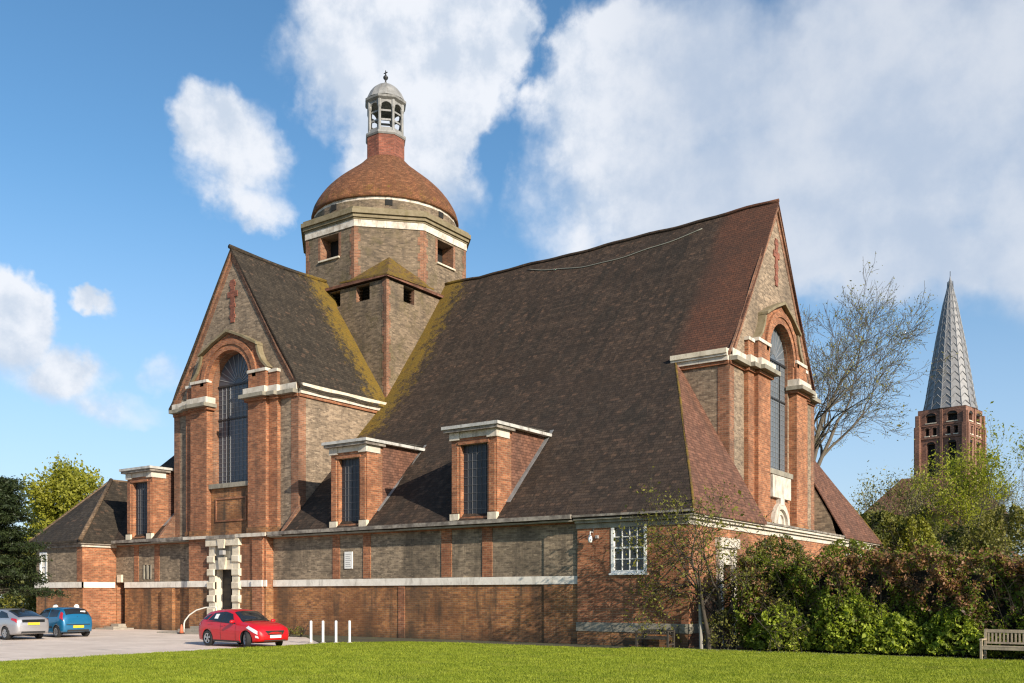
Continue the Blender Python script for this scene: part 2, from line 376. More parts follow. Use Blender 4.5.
# ------------------------------------------------------------------ mesh builder
def ident(a, b, c): return (a, b, c)
class MB:
    def __init__(s, m=None): s.v = []; s.f = []; s.mi = []; s.sm = []; s.m = m or ident; s.c = 0; s.smooth = False
    def add(s, vs, fs):
        o = len(s.v); s.v += [s.m(*p) for p in vs]
        for f in fs: s.f.append([o + i for i in f]); s.mi.append(s.c); s.sm.append(s.smooth)
        return s
    def box(s, a0, a1, b0, b1, c0, c1):
        return s.add([(a0, b0, c0), (a1, b0, c0), (a1, b1, c0), (a0, b1, c0), (a0, b0, c1), (a1, b0, c1), (a1, b1, c1), (a0, b1, c1)],
              [(0, 3, 2, 1), (4, 5, 6, 7), (0, 1, 5, 4), (1, 2, 6, 5), (2, 3, 7, 6), (3, 0, 4, 7)])
    def prism(s, pts, d0, d1, back=True):               # pts (s,z); extruded along the second axis
        n = len(pts)
        vs = [(a, d1, b) for a, b in pts] + [(a, d0, b) for a, b in pts]
        fs = [tuple(range(n))] + ([tuple(range(2 * n - 1, n - 1, -1))] if back else [])
        fs += [(i, (i + 1) % n, n + (i + 1) % n, n + i) for i in range(n)]
        return s.add(vs, fs)
    def slab(s, pts, z0, z1):                           # plan polygon
        n = len(pts)
        return s.add([(a, b, z0) for a, b in pts] + [(a, b, z1) for a, b in pts],
              [tuple(range(n - 1, -1, -1)), tuple(range(n, 2 * n))] + [(i, (i + 1) % n, n + (i + 1) % n, n + i) for i in range(n)])
    def poly(s, pts): return s.add(pts, [tuple(range(len(pts)))])
    def sheet(s, rows, th):                             # grid of points given a downward thickness
        nr, nc = len(rows), len(rows[0]); top = [p for r in rows for p in r]; N = nr * nc
        vs = top + [(a, b, c - th) for a, b, c in top]; I = lambda i, j: i * nc + j
        fs = []
        for i in range(nr - 1):
            for j in range(nc - 1):
                q = (I(i, j), I(i, j + 1), I(i + 1, j + 1), I(i + 1, j)); fs.append(q); fs.append(tuple(N + k for k in reversed(q)))
        ring = [I(0, j) for j in range(nc)] + [I(i, nc - 1) for i in range(1, nr)] + [I(nr - 1, j) for j in range(nc - 2, -1, -1)] + [I(i, 0) for i in range(nr - 2, 0, -1)]
        for k in range(len(ring)):
            a, b = ring[k], ring[(k + 1) % len(ring)]; fs.append((a, b, N + b, N + a))
        return s.add(vs, fs)
    def tube(s, pts, rs, n=8, cap=True):
        if not hasattr(rs, '__len__'): rs = [rs] * len(pts)
        P = [Vector(p) for p in pts]; vs = []; fs = []; up = None
        for i, p in enumerate(P):
            d = (P[min(i + 1, len(P) - 1)] - P[max(i - 1, 0)]).normalized()
            if up is None: up = d.orthogonal().normalized()
            up = (up - d * up.dot(d))
            up = up.normalized() if up.length > 1e-6 else d.orthogonal().normalized()
            q = d.cross(up)
            for k in range(n):
                a = 2 * math.pi * k / n; vs.append(tuple(p + (up * math.cos(a) + q * math.sin(a)) * rs[i]))
        for i in range(len(P) - 1):
            for k in range(n): fs.append((i * n + k, i * n + (k + 1) % n, (i + 1) * n + (k + 1) % n, (i + 1) * n + k))
        if cap: fs.append(tuple(range(n - 1, -1, -1))); fs.append(tuple(range((len(P) - 1) * n, len(P) * n)))
        return s.add(vs, fs)
    def lathe(s, prof, cx, cy, n=32, ph=0., cap=True):  # prof (r,z)
        vs = []; fs = []
        for r, z in prof:
            for k in range(n):
                a = ph + 2 * math.pi * k / n; vs.append((cx + r * math.cos(a), cy + r * math.sin(a), z))
        for i in range(len(prof) - 1):
            for k in range(n): fs.append((i * n + k, i * n + (k + 1) % n, (i + 1) * n + (k + 1) % n, (i + 1) * n + k))
        if cap: fs.append(tuple(range(n - 1, -1, -1))); fs.append(tuple(range((len(prof) - 1) * n, len(prof) * n)))
        return s.add(vs, fs)
    def build(s, name, mats, parent=None, label=None):
        if not isinstance(mats, (list, tuple)): mats = [mats]
        root = parent
        while root is not None and root.parent is not None: root = root.parent
        off = np.array(root.location) if root is not None else np.zeros(3)
        me = bpy.data.meshes.new(name)
        me.from_pydata([tuple(np.array(p) - off) for p in s.v], [], s.f)
        for m in mats: me.materials.append(m)
        me.polygons.foreach_set('material_index', s.mi); me.polygons.foreach_set('use_smooth', s.sm)
        bm = bmesh.new(); bm.from_mesh(me); bmesh.ops.recalc_face_normals(bm, faces=bm.faces); bm.to_mesh(me); bm.free()
        o = bpy.data.objects.new(name, me); COL.objects.link(o)
        if parent is not None: o.parent = parent
        if label: o['label'] = label
        return o
def tag(o, label, cat, group=None, kind=None):
    if label: o['label'] = label
    if cat: o['category'] = cat
    if group: o['group'] = group
    if kind: o['kind'] = kind
    return o
def thing(name, label, cat, loc=(0, 0, 0), group=None):
    o = bpy.data.objects.new(name, None); COL.objects.link(o); o.location = loc; o.empty_display_size = .3
    return tag(o, label, cat, group)
def dup(root, loc, rz=0., label=None):
    r = root.copy(); COL.objects.link(r); r.location = loc; r.rotation_euler = (0, 0, rz)
    if label: r['label'] = label
    for ch in root.children:
        c = ch.copy(); COL.objects.link(c); c.parent = r
        for g_ in ch.children:
            e = g_.copy(); COL.objects.link(e); e.parent = c
    return r
def rawmesh(name, V, F, mat, parent=None):               # numpy triangles/quads, V in world space
    root = parent
    while root is not None and root.parent is not None: root = root.parent
    if root is not None: V = V - np.array(root.location)
    me = bpy.data.meshes.new(name); k = F.shape[1]
    me.vertices.add(len(V)); me.vertices.foreach_set('co', V.astype(np.float32).ravel())
    me.loops.add(F.size); me.loops.foreach_set('vertex_index', F.astype(np.int32).ravel())
    me.polygons.add(len(F)); me.polygons.foreach_set('loop_start', np.arange(0, F.size, k, dtype=np.int32))
    me.polygons.foreach_set('loop_total', np.full(len(F), k, dtype=np.int32))
    me.update(calc_edges=True); me.materials.append(mat)
    o = bpy.data.objects.new(name, me); COL.objects.link(o)
    if parent is not None: o.parent = parent
    return o


# ================================================================== THE GROUND
def struct(name, pts, z, mat):
    b = MB(); b.poly([(x, y, z) for x, y in pts]); o = b.build(name, mat); o['kind'] = 'structure'; return o
struct('ground', [(-900, -200), (900, -200), (900, 1200), (-900, 1200)], -.02, GROUND)
struct('car_park', [(-90, 2), (-29.2, 2), (-29.2, 28.6), (-30.2, 29.4), (-34.5, 32.6), (-38.5, 33.4), (-39, 36), (-90, 36)], -.006, TARMAC)
struct('lawn', [(-29.4, -30), (60, -30), (60, 33.1), (-17, 33.0), (-17.5, 32.2), (-28.2, 31.8), (-29.8, 28.9), (-29.4, 26)], .012, LAWN)
struct('soil_border', [(-29.4, 28.0), (-28, 31.0), (-17.3, 31.6), (-16.6, 32.7), (40, 32.7), (40, 40), (-39.5, 40), (-39.2, 33.0), (-34.8, 32.2), (-30.6, 29.0)], -.002, SOIL)

# ================================================================== THE CHURCH
V0, VC, VB, UT, UG, H = 34.2, 47.6, 61.0, -43.75, -16.95, 13.2
UW, UE = -15.57, -59.0
UGE = -57.6
CH = thing('church', 'huge brick church with sweeping tiled roofs, crossing tower, brown dome and lantern', 'church', (-37.3, 47.6, 0))
PROF = [(33.75, 5.30), (34.6, 6.15), (35.6, 7.17), (36.8, 8.41), (38.2, 9.86), (39.8, 11.52), (41.45, 13.25), (42.8, 15.06), (44.4, 17.35), (46.0, 19.72), (47.6, 22.1)]
hipu = lambda z: -15.2 - (z - 5.3) * (4.45 / 7.95)
def sag(u, v, z):
    k = max(0, min(1, (z - 13) / 9.)); x = (u + 37.3) / 20.4
    return z + .03 * math.sin(u * .9 + v * 1.7) - .26 * k * max(0, 1 - x * x) * (1 if u > -36 else .8) + .02 * math.sin(u * 2.3)
def subd(P, n):
    out = []
    for a, b in zip(P[:-1], P[1:]):
        for i in range(n): out.append(tuple(x + (y - x) * i / n for x, y in zip(a, b)))
    return out + [P[-1]]
low = subd(PROF[:7], 2); upp = subd(PROF[6:], 2)
rows = lambda prof, ua, ub, n, fl=lambda v: v: [[(ua(z) + (ub(z) - ua(z)) * j / n, fl(v), sag(ua(z) + (ub(z) - ua(z)) * j / n, v, z)) for j in range(n + 1)] for v, z in prof]
far = lambda v: 2 * VC - v
b = MB()
b.c = 0
hipE = lambda z: -74.57 - hipu(z)
b.sheet(rows(low, lambda z: -38.3, hipu, 24), .14)                          # aisle slope right of the transept
b.sheet(rows(upp, lambda z: -38.6, lambda z: -16.80, 24), .16)              # nave slope above it
b.sheet(rows(low, hipE, lambda z: -49.2, 10), .14)
b.sheet(rows(upp, lambda z: -57.8, lambda z: -49.2, 8), .16)
for f2 in (far,):
    b.sheet(rows(low, hipE, hipu, 30, f2), .14); b.sheet(rows(upp, lambda z: -57.8, lambda z: -16.80, 30, f2), .16)
b.build('nave_roof', [NAVE], CH, 'dark brown tiled nave roof with a redder strip by the gable and yellow lichen by the tower')
for flip in (ident, lambda a, c, z: (a, far(c), z)):
    for hp in (hipu, hipE):
        b = MB(flip)
        b.sheet([[(hp(z) + (.01 if hp is hipu else -.01), v + (41.5 - v) * j / 6, z) for j in range(7)] for v, z in low], .12)
        b.build('hip_roof', [HIP], CH, 'steep red tiled hip at the end of the aisle')
# hip ridge tiles
b = MB(); b.smooth = True
pts = [(hipu(z) - .02, v + .02, sag(hipu(z), v, z) - .035) for v, z in low]
b.tube(pts, .06, 8); b.build('hip_ridge', [BROACH], CH)
b = MB(); b.smooth = True; b.tube([(x, far(y), z) for x, y, z in pts], .06, 8); b.build('hip_ridge', [BROACH], CH)
b = MB(); b.smooth = True
b.tube([(u, VC, sag(u, VC, 22.1) + .05) for u in np.linspace(-16.8, -38.7, 40)], .10, 8)
b.build('ridge_tiles', [NAVE], CH)

# ---- transept roof
TP = [(-5.7, 13.12), (-5.35, 13.5), (-4.9, 14.28), (-3.9, 15.75), (-2.6, 17.7), (-1.3, 19.65), (0, 21.6)]
def transept_roof(name, f):
    b = MB(f)
    for sg in (1, -1):
        b.sheet([[(UT + sg * s_, v, z + .025 * math.sin(v * 2 + z) - .12 * math.sin(max(0, (v - 34.8)) / 7.2 * math.pi) * (z - 13) / 8.6) for v in np.linspace(34.84, 42.2, 14)] for s_, z in subd(TP, 2)], .14)
    b.build(name, [TRANS], CH, 'steep brown tiled transept roof with yellow lichen where it meets the tower')
    b = MB(f); b.smooth = True
    b.tube([(UT, v, 21.62 - .12 * math.sin(max(0, (v - 34.8)) / 7.2 * math.pi)) for v in np.linspace(34.75, 42.1, 12)], .13, 8); b.build('ridge_tiles', [TRANS], CH)
transept_roof('transept_roof', ident)
transept_roof('transept_roof', lambda a, c, z: (a, far(c), z))

# ---- left wing roof
b = MB()
A_, B_, C_, D_, E_ = (-59.4, 31.6, 5.3), (-53.4, 31.6, 5.3), (-57.2, 36.0, 9.55), (-53.4, 34.0, 5.3), (-57.2, 38.1, 9.55)
def quadsheet(b, p, q, r, s_, n=8, th=.12):
    L = lambda a, c, k: tuple(x + (y - x) * k for x, y in zip(a, c))
    b.sheet([[L(L(p, q, i / n), L(s_, r, i / n), j / n) for i in range(n + 1)] for j in range(n + 1)], th)
quadsheet(b, A_, B_, C_, tuple(x + .001 for x in C_)); quadsheet(b, B_, D_, E_, C_); quadsheet(b, A_, C_, E_, (-59.4, 34.0, 5.3))
b.build('wing_roof', [TRANS], CH, 'hipped brown tiled roof of the low end wing')
b = MB(); b.smooth = True
b.tube([(B_[0], B_[1], B_[2] + .03), (-55.3, 33.8, 7.42), (C_[0], C_[1], C_[2] + .03)], .13, 8); b.build('hip_ridge', [DRYT], CH)
b = MB(); b.smooth = True; b.tube([A_, C_, E_], .08, 8); b.build('hip_ridge', [DRYT], CH)

# ---- aisle walls (front): grey brick above the band, orange-brown below, red dressings
def holes(b, s0, s1, z0, z1, ops, d=0., depth=.3, mats=(0, 0)):
    """wall face in local (s, d, z) with rectangular openings and their reveals"""
    ss = sorted({s0, s1, *[o[0] for o in ops], *[o[1] for o in ops]}); zz = sorted({z0, z1, *[o[2] for o in ops], *[o[3] for o in ops]})
    ss = [x for x in ss if s0 <= x <= s1]; zz = [x for x in zz if z0 <= x <= z1]
    for a0, a1 in zip(ss[:-1], ss[1:]):
        for c0, c1 in zip(zz[:-1], zz[1:]):
            m_, n_ = (a0 + a1) / 2, (c0 + c1) / 2
            if any(o[0] < m_ < o[1] and o[2] < n_ < o[3] for o in ops): continue
            b.c = mats[0]; b.poly([(a0, d, c0), (a1, d, c0), (a1, d, c1), (a0, d, c1)])
    b.c = mats[1]
    for o in ops:
        a0, a1, c0, c1 = o[0], o[1], max(o[2], z0), min(o[3], z1)
        if c0 >= c1: continue
        b.poly([(a0, d, c0), (a0, d - depth, c0), (a0, d - depth, c1), (a0, d, c1)]); b.poly([(a1, d, c0), (a1, d - depth, c0), (a1, d - depth, c1), (a1, d, c1)])
        if c1 == o[3]: b.poly([(a0, d, c1), (a1, d, c1), (a1, d - depth, c1), (a0, d - depth, c1)])
        if c0 == o[2]: b.poly([(a0, d, c0), (a1, d, c0), (a1, d - depth, c0), (a0, d - depth, c0)])
front = lambda v: (lambda s_, d_, z_: (s_, v - d_, z_))        # s = u, outwards = -v
west = lambda u: (lambda s_, d_, z_: (u + d_, s_, z_))         # s = v, outwards = +u
east = lambda u: (lambda s_, d_, z_: (u - d_, s_, z_))
back = lambda v: (lambda s_, d_, z_: (s_, v + d_, z_))

b = MB(front(V0))
DO = (-53.72, -52.9, .3, 2.82)       # small side door
MW = (-51.0, -50.2, 3.0, 3.85)       # small mullioned window
DH = (-43.75, -41.8, 0, 3.6)
holes(b, -45.95, -20.57, 0, 2.5, [DH], 0, .4, (1, 1)); holes(b, -45.95, -20.57, 2.5, 5.3, [DH], 0, .4, (0, 0))
holes(b, -53.8, -45.95, 0, 2.5, [DO], 0, .5, (1, 2)); holes(b, -53.8, -45.95, 2.5, 5.3, [DO, MW], 0, .5, (0, 2))
b.c = 2
for s0, s1 in ((-32.9, -32.4), (-35.0, -34.5), (-27.95, -27.35), (-25.6, -25.05), (-49.85, -49.4), (-51.9, -51.45)):
    b.box(s0, s1, 0, .035, 2.86, 5.1)
b.c = 2
for s0, s1 in ((-30.6, -30.2),): b.box(s0, s1, 0, .03, .0, 2.48)
b.c = 1
b.box(-48.9, -47.9, 0, .22, 0, 2.46); b.box(-22.3, -20.57, 0, .05, 0, 2.48)
b.c = 0; b.box(-22.3, -20.57, 0, .05, 2.86, 5.0)
b.c = 2; b.box(-53.8, -20.57, 0, .06, 5.02, 5.2)
b.build('aisle_wall', [GREY, ORANGE, RED], CH, 'long low aisle wall, grey brick above the stone band and orange brick below')
# back and interior-closing walls (far side, seen only from elsewhere)
b = MB(back(VB)); holes(b, UE, UW, 0, 5.3, [], 0, .3, (0, 0)); b.build('rear_wall', [ORANGE], CH)

# stone band along the front
b = MB(front(V0)); 
for s0, s1 in ((-52.85, -46.0), (-39.4, -20.6)): b = MB(front(V0)); b.box(s0, s1, -.05, .07, 2.5, 2.84); b.build('stone_band', [BAND], CH)
b = MB(front(V0))
b.box(-53.55, -53.1, -.02, .12, 2.84, 3.3); b.build('keystone', [CREAM], CH)
# side door
b = MB(front(V0)); b.box(-53.72, -52.9, -.52, -.46, .3, 2.82); dd = b.build('door', [DOOR], CH, 'narrow dark side door')
b = MB(front(V0)); b.box(-53.7, -52.7, .0, .9, 0, .15); b.box(-53.6, -52.8, 0, .5, .15, .3); b.box(-54.4, -51.9, .05, 1.4, -.1, .075); b.build('door_steps', [CONC], CH)
b = MB(front(V0)); b.box(MW[0], MW[1], -.3, -.25, MW[2], MW[3]); wn = b.build('window', [GLASSD], CH, 'small two-light stone mullioned window')
b = MB(front(V0))
for s0, s1 in ((-51.0, -50.9), (-50.66, -50.54), (-50.3, -50.2)): b.box(s0, s1, -.25, .03, 3.0, 3.85)
b.build('mullion', [DIRTY], wn)

# eaves: gutter and cornice along the front, broken round the transept
b = MB(front(V0))
for s0, s1 in ((-53.4, -46.0), (-39.3, -20.65)):
    b.c = 0; b.box(s0, s1, .44, .60, 5.19, 5.36); b.c = 1; b.box(s0, s1, .06, .44, 5.08, 5.15)
b.build('eaves_gutter', [GUTTER, DIRTY], CH)

# ---- end block at the right (front + west return), with its white cornice
PB = .14
b = MB(front(V0 - PB))
SW = (-18.95, -17.38, 2.95, 4.95)
holes(b, -20.57, UW, 0, .55, [], 0.04, .2, (1, 1)); holes(b, -20.57, UW, .55, 5.0, [SW], 0, .12, (0, 0))
b.c = 0; b.m = ident
b.poly([(-20.57, V0, 0), (-20.57, V0 - PB, 0), (-20.57, V0 - PB, 5.), (-20.57, V0, 5.)])
b.m = west(UW)
WD = (37.1, 38.2, 0.2, 3.3)
holes(b, V0 - PB, 60.9, 0, 5.0, [WD, (55.2, 56.2, 3.2, 4.6), (57.4, 58.6, 3.2, 4.6)], 0, .3, (0, 0))
b.build('end_block_wall', [RED, ORANGE], CH, 'warm red brick wall of the low end block')
b = MB(); 
for z0, z1, o_ in ((4.78, 4.98, .05), (5.0, 5.12, .18), (5.12, 5.24, .30)):
    b.c = 0; b.box(UW, UW + o_, V0 - PB - o_, 61.0 + o_, z0, z1)
    b.c = 1; b.box(-20.6, UW - .002, V0 - PB - o_, V0, z0, z1)
b.c = 2; b.box(-20.6, UW + .36, V0 - PB - .37, V0 + .2, 5.24, 5.33); b.box(UW - .1, UW + .36, V0 + .2, 61.3, 5.24, 5.33)
b.build('end_block_cornice', [WHITE, DIRTY, GUTTER], CH)
b = MB(front(V0 - PB)); b.box(-20.6, UW + .03, 0, .07, .55, .92); b.m = west(UW); b.box(V0 - PB - .07, 36.0, 0, .07, .55, .92); b.build('plinth_band', [DIRTY], CH, 'grey stone plinth band near the ground')
b = MB(); b.box(UG, UW, 41.4, 53.8, 4.9, 5.26); b.build('porch_roof', [LEAD], CH)
# inner end walls of the aisle ends above the porch
for v in (41.45, 53.75):
    b = MB(); b.poly([(UW - .1, v, 5.2), (-16.0, v, 6.4), (-16.95, v, 8.1), (-18.4, v, 10.7), (-19.6, v, 12.8), (-19.6, v, 5.2)])
    b.build('aisle_end_wall', [GREY], CH)
# sash window
def sash(mb_map, s0, s1, z0, z1, nx, nz, parent=CH, name='sash_window', d=0.):
    b = MB(mb_map); b.box(s0 + .08, s1 - .08, d - .11, d - .09, z0 + .08, z1 - .08); g_ = b.build(name, [PANE], parent, 'white painted small-paned sash window')
    b = MB(mb_map)
    b.box(s0 - .02, s0 + .11, d - .1, d + .03, z0 - .02, z1 + .02); b.box(s1 - .11, s1 + .02, d - .1, d + .03, z0 - .02, z1 + .02)
    b.box(s0 + .11, s1 - .11, d - .1, d + .03, z1 - .11, z1 + .02); b.box(s0 + .11, s1 - .11, d - .1, d + .03, z0 - .02, z0 + .09)
    b.box(s0 + .11, s1 - .11, d - .08, d - .03, (z0 + z1) / 2 - .035, (z0 + z1) / 2 + .035)
    b.build('frame', [PAINT], g_)
    b = MB(mb_map)
    for i in range(1, nx): x = s0 + .11 + (s1 - s0 - .22) * i / nx; b.box(x - .016, x + .016, d - .088, d - .05, z0 + .09, z1 - .11)
    for k in range(1, nz):
        z = z0 + .09 + (z1 - z0 - .2) * k / nz
        if k * 2 != nz: b.box(s0 + .11, s1 - .11, d - .086, d - .052, z - .016, z + .016)
    b.build('glazing_bars', [PAINT], g_)
    b = MB(mb_map); b.box(s0 - .08, s1 + .08, d - .1, d + .1, z0 - .1, z0 - .022); b.build('sill', [PAINT], g_)
sash(front(V0 - PB), *SW, 4, 4)
for a_, c_ in ((55.2, 56.2), (57.4, 58.6)):
    b = MB(west(UW)); b.box(a_, c_, -.1, -.05, 3.2, 4.6); g_ = b.build('window', [PAINT], CH, 'white boarded window')
# west side door with white surround
b = MB(west(UW)); b.box(37.1, 38.2, -.3, -.24, .2, 3.3); dd = b.build('door', [DOOR], CH, 'tall dark west door')
b = MB(west(UW)); b.box(36.7, 37.08, 0, .16, 0, 4.0); b.box(38.22, 38.55, 0, .16, 0, 4.0); b.box(36.6, 38.7, 0, .24, 4.0, 4.4); b.box(37.08, 38.22, 0, .1, 3.3, 4.0)
b.build('door_surround', [WHITE], CH, 'tall white stone door surround')
b = MB(); b.smooth = True
b.lathe([(.0, 4.18), (.075, 4.2), (.09, 4.32), (.07, 4.42), (.03, 4.5), (.0, 4.51)], -19.82, V0 - PB - .24, 12)
b.tube([(-19.82, V0 - PB - .24, 4.5), (-19.82, V0 - PB - .24, 4.62), (-19.82, V0 - PB + .02, 4.62)], .02, 6)
wl = b.build('wall_lamp', [WPLATE], CH, 'small white lantern on an arm')
b = MB(); b.box(-19.66, -19.55, V0 - PB - .12, V0 - PB, 4.36, 4.48); b.build('bracket', [SIGNT], wl)
b = MB(); b.tube([(-19.8, V0 - PB - .03, 4.62), (-19.8, V0 - PB - .03, 5.0)], .02, 6); b.build('conduit', [IRON], CH)
# plaque
b = MB(front(V0)); b.box(-34.15, -33.62, 0, .05, 3.36, 4.2); pq = b.build('notice_board', [SIGNW], CH, 'small white notice board with faded grey lines')
b = MB(front(V0))
for k in range(7): b.box(-34.07, -33.7 - .04 * (k % 3), .05, .056, 3.46 + k * .1, 3.485 + k * .1)
b.build('faded_text', [SIGNT], pq)

# ---- left wing
b = MB(front(32.0))
LW = (-58.55, -57.75, 2.96, 4.7)
holes(b, -59.0, -53.8, 0, 2.5, [], 0, .2, (1, 1)); holes(b, -59.0, -53.8, 2.5, 5.2, [LW], 0, .12, (0, 0))
b.c = 2; b.box(-54.4, -53.802, -.01, .02, 2.86, 5.2)
b.m = west(-53.8); b.c = 2
b.poly([(32.0, 0, 0), (V0, 0, 0), (V0, 0, 5.2), (32.0, 0, 5.2)])
b.m = east(-59.0); b.c = 0; b.poly([(32.0, 0, 0), (61, 0, 0), (61, 0, 5.2), (32.0, 0, 5.2)])
b.build('wing_wall', [GREY, ORANGE, RED], CH, 'low wing wall of mixed grey and orange brick')
sash(front(32.0), *LW, 3, 4)
b = MB(front(32.0)); b.box(-59.1, -53.73, -.02, .07, 2.5, 2.84); b.m = west(-53.8); b.box(31.93, V0 - .12, 0, .07, 2.5, 2.84); b.build('stone_band', [BAND], CH)
b = MB()
for z0, z1, o_ in ((4.95, 5.12, .12), (5.12, 5.26, .3)):
    b.c = 0; b.box(-59.3, -53.8 - .002, 32 - o_, 32.1, z0, z1); b.c = 1; b.box(-53.8, -53.8 + o_, 32 - o_, V0 - .05, z0, z1)
b.build('wing_cornice', [GUTTER, WHITE], CH)

# ---- transept base with the main door
PT = .5
LEDGES = ((-49.4, -46.1), (-39.3, -38.2))
for q0, q1 in LEDGES:
    b = MB(); b.box(q0, q1, 33.62, 35.02, 5.12, 5.3); b.build('wall_ledge', [GUTTER], CH)
b = MB(front(V0 - PT))
DR = (-43.5, -42.05, 0, 3.45)
for z0, z1, m_ in ((0, 2.5, 1), (2.5, 5.2, 0)):
    holes(b, -45.95, -39.45, z0, z1, [DR], 0, .44, (m_, 2))
b.c = 0; b.m = ident
for u in (-45.95, -39.45): 
    b.c = 0; b.poly([(u, V0 - PT, 2.5), (u, V0, 2.5), (u, V0, 5.2), (u, V0 - PT, 5.2)]); b.c = 1; b.poly([(u, V0 - PT, 0), (u, V0, 0), (u, V0, 2.5), (u, V0 - PT, 2.5)])
b.build('porch_wall', [RED, ORANGE, CREAM], CH, 'red brick wall either side of the main door')
b = MB(front(V0 - PT)); b.box(-40.4, -39.6, 0, .12, 0, 5.18); b.build('pilaster', [RED], CH)
b = MB(front(V0 - PT)); b.box(-46.0, -44.0, -.02, .07, 2.5, 2.84); b.build('stone_band', [BAND], CH); b = MB(front(V0 - PT)); b.box(-41.5, -40.42, -.02, .07, 2.5, 2.84); b.box(-40.42, -39.58, .1, .18, 2.5, 2.84); b.box(-39.58, -39.38, -.02, .07, 2.5, 2.84); b.build('stone_band', [BAND], CH)
b = MB(); b.c = 1; b.box(-46.1, -39.3, V0 - PT - .18, 34.9, 5.2, 5.32)
b.c = 0; b.box(-41.6, -39.25, V0 - PT - .26, V0 - PT - .18, 5.14, 5.33); b.box(-46.15, -44.0, V0 - PT - .26, V0 - PT - .18, 5.16, 5.32); b.c = 1; b.box(-44.0, -41.6, V0 - PT - .3, V0 - PT - .18, 5.12, 5.3)
b.build('porch_ledge', [WHITE, GUTTER], CH)
b = MB(front(V0 - PT)); b.box(-43.5, -42.05, -.47, -.41, 0, 3.45)
b.box(-42.8, -42.75, -.41, -.37, 0, 3.4)
dd = b.build('door', [DOOR], CH, 'tall dark double door in a stone surround')
b = MB(front(V0 - PT))
for k in range(8): b.box(-43.45, -42.1, -.41, -.385, .2 + k * .4, .24 + k * .4)
b.build('door_rail', [LOUVRE], dd)
b = MB(front(V0 - PT)); c0, c1 = -43.5, -42.05
for sg, e in ((-1, c0), (1, c1)):
    a0, a1 = sorted((e, e + sg * .52)); b.box(a0, a1, 0.002, .11, 0, 5.1)
b.box(c0, c1, .0, .12, 3.45, 3.95); b.box(c0 - .66, c1 + .66, .0, .24, 4.74, 5.12); b.box(c0 - .62, c1 + .62, .13, .28, 4.62, 5.12) if False else None
b.prism([(-43.0, 3.45), (-42.55, 3.45), (-42.45, 4.1), (-43.1, 4.1)], .12, .24); b.prism([(-43.0, 4.6), (-42.55, 4.6), (-42.45, 5.1), (-43.1, 5.1)], .2, .3)
b.build('door_surround', [CREAM], CH, 'cream stone door surround with keystones')
b = MB(front(V0 - PT))
b.box(c0, c1, .0, .03, 3.95, 4.72); b.build('overdoor_panel', [DIRTY], CH, 'brown stained panel above the door')
for k in range(6):
    z0 = .2 + k * .72
    for sg, e in ((-1, c0), (1, c1)):
        a0, a1 = sorted((e + sg * .0, e + sg * .64)); d0 = .15
        b = MB(front(V0 - PT)); b.add([(a0, 0.01, z0), (a1, .01, z0), (a1, .01, z0 + .42), (a0, .01, z0 + .42), (a0, d0, z0 + .02), (a1, d0, z0 + .02), (a1, d0, z0 + .40), (a0, d0, z0 + .40),
               (a0 + .05, d0 + .05, z0 + .07), (a1 - .05, d0 + .05, z0 + .07), (a1 - .05, d0 + .05, z0 + .35), (a0 + .05, d0 + .05, z0 + .35)],
              [(0, 1, 5, 4), (1, 2, 6, 5), (2, 3, 7, 6), (3, 0, 4, 7), (4, 5, 9, 8), (5, 6, 10, 9), (6, 7, 11, 10), (7, 4, 8, 11), (8, 9, 10, 11)])
        b.build('stone_block', [CREAM], CH)
b = MB(front(V0 - PT)); b.box(-42.9, -42.6, .1, .3, 4.25, 4.48); b.tube([(-42.75, .03, 4.3), (-42.75, .12, 4.34)], .04, 6); b.build('floodlight', [SIGNT], CH, 'small grey floodlight over the door')
b = MB(front(V0 - PT)); b.box(-45.6, -40.8, 0, 2.3, -.1, .07); b.box(-44.6, -41.2, 0, 1.7, .07, .22); b.box(-44.2, -41.4, 0, 1.2, .22, .36); b.build('door_steps', [CONC], CH)

